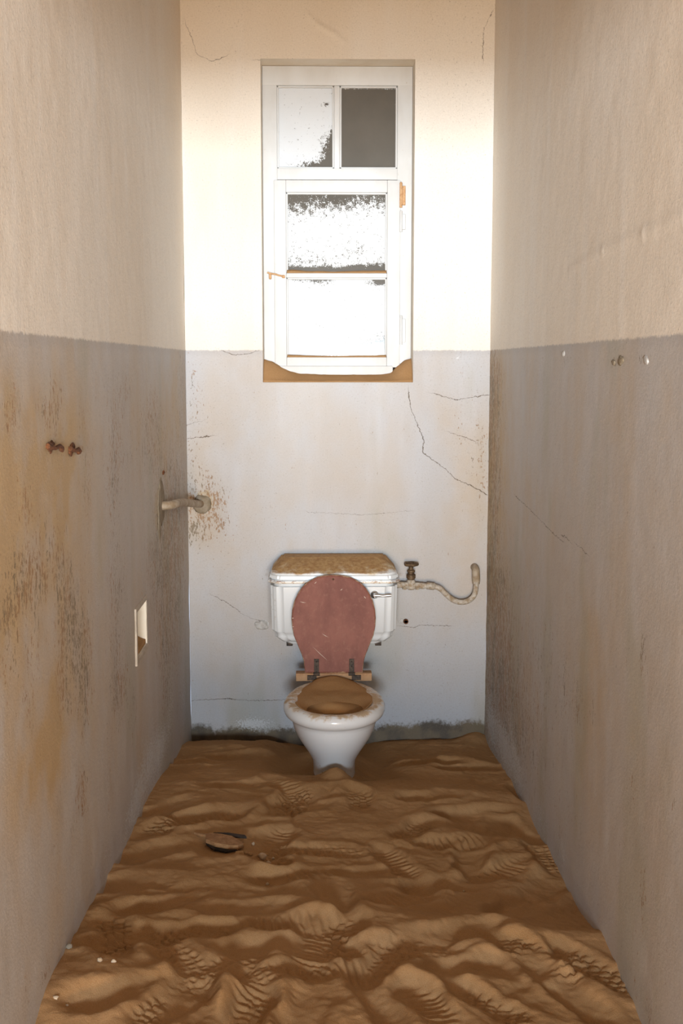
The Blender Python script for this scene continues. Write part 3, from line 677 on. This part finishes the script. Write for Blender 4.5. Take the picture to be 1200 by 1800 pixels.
# ------------------------------------------------------------------ toilet
CX = .0455
toilet = empty('toilet', (CX, -.55, .02)); tag(toilet, 'old white porcelain toilet with raised red lid, bowl full of sand', 'toilet')
def egg(hw, yf, yb, n=64, sq=2.0, cx=CX):       # closed outline, front rounder than the back
    yc = yb + (yf-yb)*.56; out = []
    for k in range(n):
        a = 2*math.pi*k/n; c_, s_ = math.cos(a), math.sin(a)
        px = hw*math.copysign(abs(c_)**(2/sq), c_)
        py = math.copysign(abs(s_)**(2/sq), s_)
        out.append((cx+px, yc+(yf-yc)*py if py > 0 else yc+(yb-yc)*(-py)))
    return out
secs = [(-.04, .098, -.715, -.36), (0, .096, -.712, -.36), (.05, .086, -.70, -.37), (.10, .0765, -.688, -.38), (.125, .0735, -.683, -.38), (.15, .0735, -.684, -.375), (.168, .0755, -.690, -.37), (.185, .0815, -.700, -.365), (.213, .0965, -.722, -.355),
        (.245, .116, -.747, -.345), (.275, .1325, -.766, -.335), (.30, .142, -.778, -.33), (.322, .1475, -.785, -.33), (.334, .150, -.788, -.33), (.339, .1545, -.793, -.328), (.344, .164, -.804, -.32), (.351, .1715, -.812, -.315), (.362, .1765, -.817, -.31), (.373, .1765, -.817, -.31), (.383, .172, -.812, -.315), (.389, .164, -.804, -.325), (.391, .153, -.793, -.338),
        (.3905, .137, -.776, -.40), (.387, .129, -.767, -.41), (.378, .1255, -.762, -.415), (.360, .1255, -.762, -.415), (.345, .130, -.766, -.41), (.330, .122, -.755, -.42), (.29, .10, -.72, -.44), (.25, .07, -.68, -.48), (.235, .03, -.62, -.54)]
V = []; Fc = []; n = 64
for (z, hw, yf, yb) in secs:
    V += [(px, py, z) for px, py in egg(hw, yf, yb, n, 2.08)]
for k in range(len(secs)-1):
    for j in range(n): Fc.append((k*n+j, k*n+(j+1) % n, (k+1)*n+(j+1) % n, (k+1)*n+j))
Fc.append(tuple(range(n))[::-1]); Fc.append(tuple(range((len(secs)-1)*n, len(secs)*n)))
bowl = mesh_obj('bowl', V, Fc, M_porc, toilet)
# back shelf of the bowl that carries the hinge bar
bm = bmesh.new(); add_box(bm, (CX-.085, -.40, .335), (CX+.085, -.285, .3895), .02, 4); bm_obj('bowl_shelf', bm, M_porc, toilet, True)
# wooden hinge bar
bx0 = on_y(520, 1198, -.335)[0]; bx1 = on_y(653, 1198, -.335)[0]
bar = box_obj('hinge_bar', (bx0, -.350, .3905), (bx1, -.305, .420), M_wood, toilet, .003)
# lid leaning back against the cistern
A0 = Vector((0, -.338, .418)); A1 = Vector((0, -.2480, .770)); ax = (A1-A0); LH = ax.length; ax.normalize(); nrm = Vector((0, -ax.z, ax.y)); 
prof = [(1192, 50), (1188, 50.2), (1180, 50.8), (1170, 52), (1160, 55), (1150, 59), (1140, 63), (1125, 69), (1110, 72), (1095, 73), (1080, 72), (1065, 68.5), (1050, 62), (1040, 55.5), (1032, 48), (1026, 39), (1021, 29), (1018, 17), (1017, 6)]
half = [((1192-py)/175*LH, w/466.0) for py, w in prof]
outl = [(-w, t) for t, w in half] + [(w, t) for t, w in half[::-1]]
rings = []
def lid_ring(scale, off):
    r = []
    for (w, t) in outl:
        tc = LH*.5; r.append(Vector((.047+w*scale, 0, 0)) + A0 + ax*(tc+(t-tc)*scale) + nrm*off)
    return r
V = []; ew = []
specs = [(0.0, .009, 0), (.5, .009, 0), (.9, .009, 0), (.955, .009, .35), (.985, .0085, .8), (1.0, .005, 1), (1.0, -.005, 1), (.985, -.009, .6), (.5, -.009, 0), (0.0, -.009, 0)]
for sc, off, w_ in specs: V += lid_ring(sc, off); ew += [w_]*len(outl)
n = len(outl); Fc = []
for k in range(len(specs)-1):
    for j in range(n): Fc.append((k*n+j, k*n+(j+1) % n, (k+1)*n+(j+1) % n, (k+1)*n+j))
lid = mesh_obj('lid', V, Fc, M_red, toilet)
bm = bmesh.new(); bm.from_mesh(lid.data)
at = lid.data.attributes.new('edge_wear', 'FLOAT', 'POINT')
zl = [max(e, .8*max(0, 1-(Vector(v)-A0).dot(ax)/.03)) for e, v in zip(ew, V)]
at.data.foreach_set('value', zl); bm.free()
lid.data.set_sharp_from_angle(angle=math.radians(50))
tag(lid, 'worn dark red wooden lid, raised')
def lid_pt(px, py, off=.0095):                 # point on the front face of the lid
    t = (1192-py)/175*LH; return Vector((.047+(px-585.5)/466.0, 0, 0))+A0+ax*t+nrm*off
def lid_plate(name, px0, px1, py0, py1, thick, mat, parent):
    bm = bmesh.new(); c4 = [lid_pt(px0, py1), lid_pt(px1, py1), lid_pt(px1, py0), lid_pt(px0, py0)]
    lo = [bm.verts.new(p-nrm*.001) for p in c4]; hi = [bm.verts.new(p+nrm*thick) for p in c4]
    bm.faces.new(lo[::-1]); bm.faces.new(hi)
    for k in range(4): bm.faces.new([lo[k], lo[(k+1) % 4], hi[(k+1) % 4], hi[k]])
    bmesh.ops.bevel(bm, geom=bm.edges[:], offset=.0008, segments=1, affect='EDGES')
    return bm, name, mat, parent
for (p0, p1, sgn) in ((551.5, 560, -1), (612, 620.5, 1)):
    bm, nm, mt, pa = lid_plate('hinge', p0, p1, 1167, 1196, .003, M_iron, lid)
    for py in (1172, 1181, 1189):              # screw heads
        c_ = lid_pt((p0+p1)/2, py, .0125); r = bmesh.ops.create_uvsphere(bm, u_segments=8, v_segments=4, radius=.0028, matrix=Matrix.Translation(c_))
    xa = lid_pt((p0+p1)/2, 1192).x
    V_, F_ = tube_geo([(xa-.012, -.354, .418), (xa+.012, -.354, .418)], [.006, .006], 10)
    vv = [bm.verts.new(p) for p in V_]; [bm.faces.new([vv[k] for k in f]) for f in F_]
    xs = sorted((xa, xa+sgn*.034)); add_box(bm, (xs[0], -.357, .396), (xs[1], -.349, .414), .001, 1)
    bm_obj('hinge', bm, M_iron, lid)
for (qa, qb, wdt) in [((549, 1145), (575, 1170), .0012), ((565, 1122), (577, 1129), .0012), ((527, 1065), (538, 1067), .0015), ((512.5, 1094), (517, 1094), .0018), ((513, 1110), (517, 1109), .0015), ((597, 1045), (601, 1042), .0016), ((638, 1055), (642, 1060), .0016), ((552, 1033), (556, 1029), .0015)]:
    a_ = lid_pt(*qa, .0092); b_ = lid_pt(*qb, .0092); d = (b_-a_).normalized(); sdv = d.cross(nrm)*wdt
    mid_ = (a_+b_)/2+sdv*.6
    V = [a_, mid_-sdv, b_, mid_+sdv]; V = [p for p in V]+[p+nrm*.0006 for p in V]
    mesh_obj('scratch', V, [(4, 5, 6, 7), (3, 2, 1, 0), (0, 1, 5, 4), (1, 2, 6, 5), (2, 3, 7, 6), (3, 0, 4, 7)], M_scratch, lid, False)
bm = bmesh.new(); c_ = lid_pt(585, 1025, .0095); bmesh.ops.create_uvsphere(bm, u_segments=12, v_segments=6, radius=.004, matrix=Matrix.Translation(c_)); bm_obj('bumper_screw', bm, M_brass, lid, True)
child_fix(toilet)
# sand inside the bowl
V = []; Fc = []; nr, n = 26, 72
for k in range(nr+1):
    f = k/nr
    for j in range(n):
        a = 2*math.pi*j/n
        e = egg(.137, -.774, -.342, n, 2.1)[j]; wob = 1+.04*float(fbm(np.array([math.cos(a)*2+3]), np.array([math.sin(a)*2+8]), 3)[0])
        ff = f*wob; px = CX+(e[0]-CX)*ff; py = -.57+(e[1]+.57)*ff
        dip = .085*math.exp(-(((px-CX-.005)/.10)**2+((py+.70)/.115)**2))
        back = .028*max(0, min(1, (py+.47)/.10))*math.exp(-((px-CX)/.095)**6)
        right = .006*max(0, min(1, (px-CX-.03)/.09))*max(0, min(1, (-py-.60)/.08))
        z = .3915-dip*(1-f**6)+back*(1-.7*f**8)+right+.004*float(fbm(np.array([px*22]), np.array([py*22]), 3)[0])
        if f > .97: z = min(z, .3925)-.002*(f-.97)/.03
        V.append((px, py, z))
for k in range(nr):
    for j in range(n): Fc.append((k*n+j, k*n+(j+1) % n, (k+1)*n+(j+1) % n, (k+1)*n+j))
nb = len(V)
V += [(CX+(px-CX)*.93, -.57+(py+.57)*.93, .372) for px, py, _ in V[nr*n:nr*n+n]]
for j in range(n): Fc.append((nr*n+j, nr*n+(j+1) % n, nb+(j+1) % n, nb+j))
Fc.append(tuple(range(nb, nb+n))[::-1])
tag(mesh_obj('bowl_sand', V, Fc, M_sand), 'brown sand heaped inside the white toilet bowl', 'sand', kind='stuff')

# ------------------------------------------------------------------ cistern on the wall
TX = .0495
cis = empty('toilet_cistern', (TX, -.12, .50)); tag(cis, 'white enamel cistern with dusty sloping lid on the grey back wall behind the red lid', 'cistern')
def octo(hw, yf, yb, ch):
    return [(TX-hw, yb), (TX-hw, yf+ch), (TX-hw+ch, yf), (TX+hw-ch, yf), (TX+hw, yf+ch), (TX+hw, yb)]
def loft(name, secs, mat, parent, bev, seg=3):
    bm = bmesh.new(); rings = []
    for (z, pts) in secs: rings.append([bm.verts.new((p[0], p[1], z)) for p in pts])
    m = len(rings[0])
    for a_, b_ in zip(rings[:-1], rings[1:]):
        for j in range(m): bm.faces.new([a_[j], a_[(j+1) % m], b_[(j+1) % m], b_[j]])
    bm.faces.new(rings[0][::-1]); bm.faces.new(rings[-1])
    bmesh.ops.recalc_face_normals(bm, faces=bm.faces)
    if bev: bmesh.ops.bevel(bm, geom=[e for e in bm.edges if e.calc_face_angle(0) > .2], offset=bev, segments=seg, affect='EDGES', clamp_overlap=True)
    return bm_obj(name, bm, mat, parent, True, math.radians(40))
loft('tank', [(.492, octo(.195, -.195, -.02, .03)), (.530, octo(.236, -.220, -.02, .034)), (.735, octo(.241, -.224, -.02, .034))], M_enamel, cis, .016, 5)
tl = loft('tank_lid', [(.744, octo(.2435, -.228, -.015, .034)), (.768, octo(.2415, -.226, -.015, .034)), (.815, octo(.199, -.125, -.017, .030))], M_enamel_lid, cis, .007, 4)
loft('rim_flange', [(.734, octo(.250, -.235, -.012, .036)), (.745, octo(.250, -.235, -.012, .036))], M_enamel_lid, tl, .003, 2)
lx, ly, lz = .202, -.2245, .690
lev = tube_obj('flush_lever', *lathe_pts((lx, ly+.003, lz), (0, -1, 0), [(0, .0155), (.004, .0155), (.008, .013), (.011, .008), (.016, .0065), (.020, .006)]), M_chrome, cis, 20)
tag(lev, 'chrome flush lever')
hp = [(lx-.006, -.245, lz), (lx+.008, -.2455, lz+.001), (lx+.03, -.246, lz-.001), (lx+.05, -.246, lz+.001), (lx+.062, -.246, lz+.001)]
tube_obj('handle', hp, [.004, .0065, .0045, .0062, .0045], M_chrome, lev, 12)
tube_obj('flush_pipe', spline([(TX, -.12, .50), (TX, -.13, .44), (TX, -.18, .385), (TX, -.26, .365), (TX, -.34, .36)], 6), .022, M_pipewhite, cis)
for sx in (-1, 1): box_obj('wall_bracket', (TX+sx*.17-.012, -.16, .478), (TX+sx*.17+.012, -.0035, .493), M_iron, cis)
child_fix(cis)

# ------------------------------------------------------------------ supply pipe with stop valve
sup = empty('supply_pipe', (.48, -.06, .63)); tag(sup, 'curved water supply pipe with dark stop valve beside the cistern', 'pipe')
YPi = -.055
w = lambda px, py: tuple(on_y(px, py, YPi))
tube_obj('inlet_pipe', [(.288, YPi, w(712, 1028)[2])]+[w(*q) for q in [(705, 1028), (716, 1028.5), (745, 1030)]], .0125, M_pipewhite, sup)
tube_obj('bent_pipe', spline([w(*q) for q in [(742, 1030), (756, 1030), (772, 1034), (783, 1044), (795, 1054), (808, 1058.5), (822, 1056.5), (832, 1048), (836, 1036), (836.5, 1020)]], 6), .0105, M_pipewhite, sup)
tube_obj('coupling', [w(*q) for q in [(749, 1029.5), (750, 1029.5), (763, 1031), (764, 1031.2)]], [.0115, .0145, .0145, .0115], M_pipewhite, sup, 8)
tube_obj('coupling', [w(*q) for q in [(836.3, 1027), (836.4, 1026), (836.8, 1015)]], [.012, .0145, .0145], M_pipewhite, sup, 8)
e = w(836.5, 1022); e2 = w(836.5, 1001)
tube_obj('elbow', spline([e, (e2[0], YPi, (e[2]+e2[2])/2), (e2[0], YPi+.006, e2[2]-.006), (e2[0], YPi+.03, e2[2]), (e2[0], .003, e2[2])], 6), .0155, M_pipe, sup)
v0 = Vector(w(722, 1030))
valve = tube_obj('stop_valve', *lathe_pts(v0-Vector((0, 0, .012)), (0, 0, 1), [(0, .010), (.004, .016), (.03, .016), (.034, .013), (.042, .013), (.043, .018), (.058, .018), (.060, .012), (.066, .012), (.068, .016), (.074, .016), (.078, .009), (.098, .009)]), M_brass, sup, 12)
tube_obj('valve_body', *lathe_pts(v0-Vector((0, 0, .014)), (0, 0, 1), [(0, .012), (.004, .0175), (.036, .0165), (.040, .012)]), M_pipewhite, valve, 12)
for s_ in (-1, 1): tube_obj('union_nut', [v0+Vector((s_*.016, 0, 0)), v0+Vector((s_*.018, 0, 0)), v0+Vector((s_*.032, 0, 0)), v0+Vector((s_*.034, 0, 0))], [.012, .016, .016, .012], M_pipewhite, valve, 6)
# five-lobed hand wheel
hc = v0+Vector((0, 0, .086)); bm = bmesh.new(); nt = 60
ringv = []
for k in range(nt):
    a = 2*math.pi*k/nt; rr = .0245+.0018*math.cos(5*a)
    row = []
    for j in range(8):
        b = 2*math.pi*j/8; row.append(bm.verts.new(hc+Vector(((rr+.0045*math.cos(b))*math.cos(a), (rr+.0045*math.cos(b))*math.sin(a), .006*math.sin(b)))))
    ringv.append(row)
for k in range(nt):
    for j in range(8): bm.faces.new([ringv[k][j], ringv[(k+1) % nt][j], ringv[(k+1) % nt][(j+1) % 8], ringv[k][(j+1) % 8]])
for k in range(5):
    a = 2*math.pi*k/5; d = Vector((math.cos(a), math.sin(a), 0))
    V_, F_ = tube_geo([hc, hc+d*.024], [.005, .004], 8); vv = [bm.verts.new(p) for p in V_]; [bm.faces.new([vv[q_] for q_ in f]) for f in F_]
bmesh.ops.create_uvsphere(bm, u_segments=12, v_segments=6, radius=.009, matrix=Matrix.Translation(hc))
bm_obj('hand_wheel', bm, M_brass, valve, True)
child_fix(sup)

# ------------------------------------------------------------------ pipe crossing the left corner
pa_, pb_ = on_x(283, 890, XL), on_y(352, 884)
p0 = Vector(pa_)+Vector((-.02, 0, 0)); p1 = Vector(pb_)+Vector((0, .02, 0))
cp = empty('corner_pipe', tuple((p0+p1)/2)); tag(cp, 'short dusty pipe running from the left wall into the back wall', 'pipe')
pp = spline([p0, p0+Vector((.045, .035, 0)), p0+Vector((.058, .12, -.004)), p0.lerp(p1, .5)+Vector((.012, 0, .006)), p1+Vector((0, -.06, 0)), p1], 6)
tube_obj('pipe', pp, .0145, M_pipe, cp)
tube_obj('pipe_end', [pp[-4], pp[-3], pp[-2]], [.016, .0185, .0185], M_pipe, cp)
child_fix(cp)
def lump(name, c, rx, ry, rz, mat, parent=None, seed=0, amp=.25, u=20, v=12):
    bm = bmesh.new(); bmesh.ops.create_uvsphere(bm, u_segments=u, v_segments=v, radius=1)
    for q_ in bm.verts:
        d = q_.co.copy(); k = 1+amp*float(fbm(np.array([d.x*1.7+seed*3.3+d.z]), np.array([d.y*1.7+d.z*1.3+seed]), 3)[0])
        q_.co = Vector((c[0]+d.x*rx*k, c[1]+d.y*ry*k, c[2]+d.z*rz*k))
    return bm_obj(name, bm, mat, parent, True)
lump('mortar_patch', (XL, pa_[1]+.01, pa_[2]+.015), .0035, .075, .075, M_mortar, wall_left, 1)
lump('mortar_patch', (XL, pa_[1]-.04, pa_[2]-.055), .003, .035, .055, M_mortar, wall_left, 2)
lump('mortar_patch', (pb_[0]+.008, 0, pb_[2]-.004), .034, .014, .034, M_mortar, wall_back, 3)
# patches and a rusty hole beside the cistern
pc = on_y(463, 1098); lump('plaster_patch', (pc[0]-.008, 0, pc[2]), .026, .008, .02, M_chalk, wall_back, 4, .5)
pc = on_y(712, 1092); lump('plaster_patch', (pc[0]-.012, .001, pc[2]), .018, .005, .012, M_chalk, wall_back, 5, .5)
sb = empty('pipe_stub', tuple(pc)); tag(sb, 'small rusty pipe stub in the back wall below the valve', 'pipe stub')
tube_obj('stub', [(pc[0]+.002, .008, pc[2]), (pc[0]+.002, -.010, pc[2]), (pc[0]+.002, -.010, pc[2]), (pc[0]+.002, .004, pc[2])], [.011, .010, .006, .006], M_rust, sb, 12)
child_fix(sb)
for (px, py, r_) in ((1090, 634, .016), (1078, 638, .010), (1135, 632, .014), (990, 622, .012)):
    q_ = on_x(px, py, XR); lump('paint_blister', (XR+.001, q_[1], q_[2]), .004, r_*1.6, r_*.7, M_chalk if px > 1100 or px < 1000 else M_mortar, wall_right, px, .6, 12, 8)

# ------------------------------------------------------------------ niche in the left wall
ni = empty('wall_niche', (XL-.06, (NY0+NY1)/2, NZ0)); tag(ni, 'cream recessed paper holder niche in the left wall', 'niche')
d = .11; bm = bmesh.new()
t_ = .006; lo = (XL-d-t_, NY0, NZ0); hi = (XL+.001, NY1, NZ1)
add_box(bm, (XL-d-t_, NY0, NZ0), (XL-d, NY1, NZ1)); add_box(bm, (XL-d, NY0, NZ0), (XL+.001, NY0+t_, NZ1)); add_box(bm, (XL-d, NY1-t_, NZ0), (XL+.001, NY1, NZ1))
add_box(bm, (XL-d, NY0+t_, NZ0), (XL+.001, NY1-t_, NZ0+t_)); add_box(bm, (XL-d, NY0+t_, NZ1-t_), (XL+.001, NY1-t_, NZ1))
bm_obj('liner', bm, M_niche, ni)
bm = bmesh.new(); o_ = .012
add_box(bm, (XL-.004, NY0-o_, NZ0-o_), (XL+.006, NY0+t_, NZ1+o_), .002, 1); add_box(bm, (XL-.004, NY1-t_*.6, NZ0-o_*.6), (XL+.003, NY1+o_*.5, NZ1+o_*.6), .001, 1)
add_box(bm, (XL-.004, NY0, NZ0-o_), (XL+.005, NY1, NZ0+t_*.6), .002, 1); add_box(bm, (XL-.004, NY0, NZ1-t_*.6), (XL+.005, NY1, NZ1+o_), .002, 1)
bm_obj('frame', bm, simple('niche_surround', (.52, .45, .37), (.40, .34, .27), 30, .85), ni)
for yy, s_ in ((NY1-t_, -1), (NY0+t_, 1)):
    tube_obj('roller_socket', [(XL-.055, yy, .80), (XL-.055, yy+s_*.005, .80), (XL-.055, yy+s_*.008, .80)], [.008, .008, .004], M_niche, ni, 12)
child_fix(ni)
nx, ny = 14, 14; U, Vv = np.meshgrid(np.linspace(XL-d+.0005, XL-.002, nx), np.linspace(NY0+t_+.0005, NY1-t_-.0005, ny), indexing='ij'); u = U.ravel(); v = Vv.ravel()
zz = NZ0+t_+.004+.030*sstep(0, 1, (v-NY0)/(NY1-NY0))*(1-.75*sstep(XL-.05, XL, u))+.002*fbm(u*40, v*40, 2)
n = nx*ny; i = np.arange(n).reshape(nx, ny); f1 = np.stack([i[:-1, :-1], i[1:, :-1], i[1:, 1:], i[:-1, 1:]], -1).reshape(-1, 4)
P = np.stack([u, v, zz], 1); P2 = P.copy(); P2[:, 2] = NZ0+t_+.0004
ring = list(i[:, 0])+list(i[-1, 1:])+list(i[-2::-1, -1])+list(i[0, -2:0:-1])
rim = np.array([(ring[k], ring[(k+1) % len(ring)], ring[(k+1) % len(ring)]+n, ring[k]+n)[::-1] for k in range(len(ring))])
tag(fast_grid_obj('niche_sand', np.r_[P, P2], np.r_[f1, f1[:, ::-1]+n, rim], M_sand), 'sand lying in the bottom of the left wall niche', 'sand', kind='stuff')

# ------------------------------------------------------------------ rusty bracket stumps on the left wall
def bracket(px0, px1, py, label, seed):
    a_ = on_x(px0, py, XL); b_ = on_x(px1, py+4, XL)
    root = empty('rusty_bracket', (XL, (a_[1]+b_[1])/2, (a_[2]+b_[2])/2)); tag(root, label, 'bracket', 'rusty bracket stumps on the left wall')
    lump('plate', (XL+.001, (a_[1]*.7+b_[1]*.3), a_[2]), .006, abs(b_[1]-a_[1])*.24, .011, M_rust, root, seed, .7)
    tube_obj('bar', [(XL+.004, a_[1], a_[2]+.004), (XL+.009, a_[1]*.6+b_[1]*.4, a_[2]-.003), (XL+.010, a_[1]*.3+b_[1]*.7, a_[2]-.001), (XL+.007, b_[1], b_[2]+.006)], [.0055, .004, .0045, .0035], M_rust, root, 8)
    lump('stud', (XL+.008, b_[1]-.01, b_[2]+.003), .005, .012, .006, M_rust, root, seed+3, .4, 12, 8)
    child_fix(root)
bracket(80, 103, 788, 'longer rusty bracket stump on the left wall, nearer the doorway', 2)
bracket(120, 134, 792, 'shorter rusty bracket stump on the left wall, nearer the pipe', 6)
q_ = on_x(286, 831, XL); tag(lump('wall_plug', (XL+.001, q_[1], q_[2]), .006, .014, .007, M_rust, None, 9, .4, 12, 8), 'tiny rusty plug in the left wall above the corner pipe', 'wall plug')

# ------------------------------------------------------------------ litter in the sand
def ground(px, py):
    p = surf_at(px, py)
    for _ in range(6):
        z = sand_z(p[0], p[1]); p = on_z(px, py, z)
    return p[0], p[1], sand_z(p[0], p[1])
gx, gy, gz = ground(400, 1486)
sw = empty('wood_scrap', (gx, gy, gz)); tag(sw, 'splintered flat scrap of brown wood half sunk in the sand', 'wood scrap')
def scrap(name, outline, z0, z1, mat, off=(0, 0)):
    V = [(gx+a_+off[0], gy+b_+off[1], gz+z0+c_) for a_, b_, c_ in outline]+[(gx+a_+off[0], gy+b_+off[1], gz+z1+c_) for a_, b_, c_ in outline]
    n = len(outline); F_ = [tuple(range(n))[::-1], tuple(range(n, 2*n))]+[(k, (k+1) % n, (k+1) % n+n, k+n) for k in range(n)]
    o = mesh_obj(name, V, F_, mat, sw, False); o.location.z += .004; return o
scrap('board', [(-.062, .02, .008), (-.058, -.012, .008), (-.03, -.035, .006), (.005, -.045, .004), (.03, -.04, .001), (.045, -.02, -.002), (.03, .0, .0), (.01, .02, .003), (-.02, .028, .006), (-.05, .03, .008)], 0, .012, M_scrap)
scrap('splinter', [(-.05, .03, .010), (-.04, .038, .012), (.0, .040, .010), (.045, .034, .006), (.05, .026, .004), (.02, .026, .006), (-.02, .027, .008)], 0, .006, M_dark)
scrap('splinter', [(-.058, -.014, .004), (-.03, -.038, .002), (.005, -.049, .0), (.03, -.045, -.002), (.0, -.058, -.002), (-.035, -.045, .0)], 0, .005, M_dark)
scrap('splinter', [(-.095, .04, .012), (-.07, .032, .012), (-.05, .028, .012), (-.052, .022, .012), (-.075, .025, .012)], 0, .006, M_scrap)
child_fix(sw)
k = 0
PEB = [(461, 1508, 7, 5, 'pebble', 'largest pale clod beside the wood scrap'), (471.5, 1516, 4, 3, 'pebble', 'small pale pebble just in front of the largest clod'), (496.5, 1495, 4.5, 4, 'pebble', 'square pale pebble right of the wood scrap'), (480, 1511, 2.5, 2, 'pebble', 'tiny bright pebble right of the largest clod'),
       (420, 1505, 10, 4, 'clod', 'long low tan clod in front of the wood scrap'), (445, 1485, 3, 2.5, 'pebble', 'tiny pale pebble behind the clods'), (175, 1690, 4.5, 3.5, 'pebble', 'white pebble near the left wall, left of the yellowish one'), (200, 1692, 4, 3.5, 'pebble', 'yellowish pebble near the left wall'), (98, 1755, 5, 2.5, 'pebble', 'flat pale pebble closest to the left wall'), (117, 1768, 3, 1.5, 'pebble', 'tiny pale flake close to the left wall, nearest the camera'),
       (470, 1555, 3, 2, 'pebble', 'tiny white pebble among footprints in the middle of the sand'), (815, 1568, 2, 1.5, 'pebble', 'tiny white pebble in the right half of the sand'), (432, 1500, 4, 2.5, 'clod', 'small tan crumb between scrap and clods'), (440, 1503, 4, 2.5, 'clod', 'small tan crumb touching the largest clod'), (122, 1666, 5, 4, 'dark_lump', 'dark lump at the foot of the left wall')]
for (px, py, rx, rz, nm, lab) in PEB:
    g = ground(px, py); sc = np.linalg.norm(np.array(g)-_C)/FPX; k += 1
    mt = {'pebble': M_peb, 'clod': M_pebtan, 'dark_lump': M_mortar}[nm]
    tag(lump(nm, (g[0], g[1], g[2]+rz*sc*.65), rx*sc, rx*sc*.9, rz*sc*1.1, mt, None, k, .45, 10, 7), lab, 'pebble' if nm == 'pebble' else 'clod', 'pebbles and crumbs in the sand')
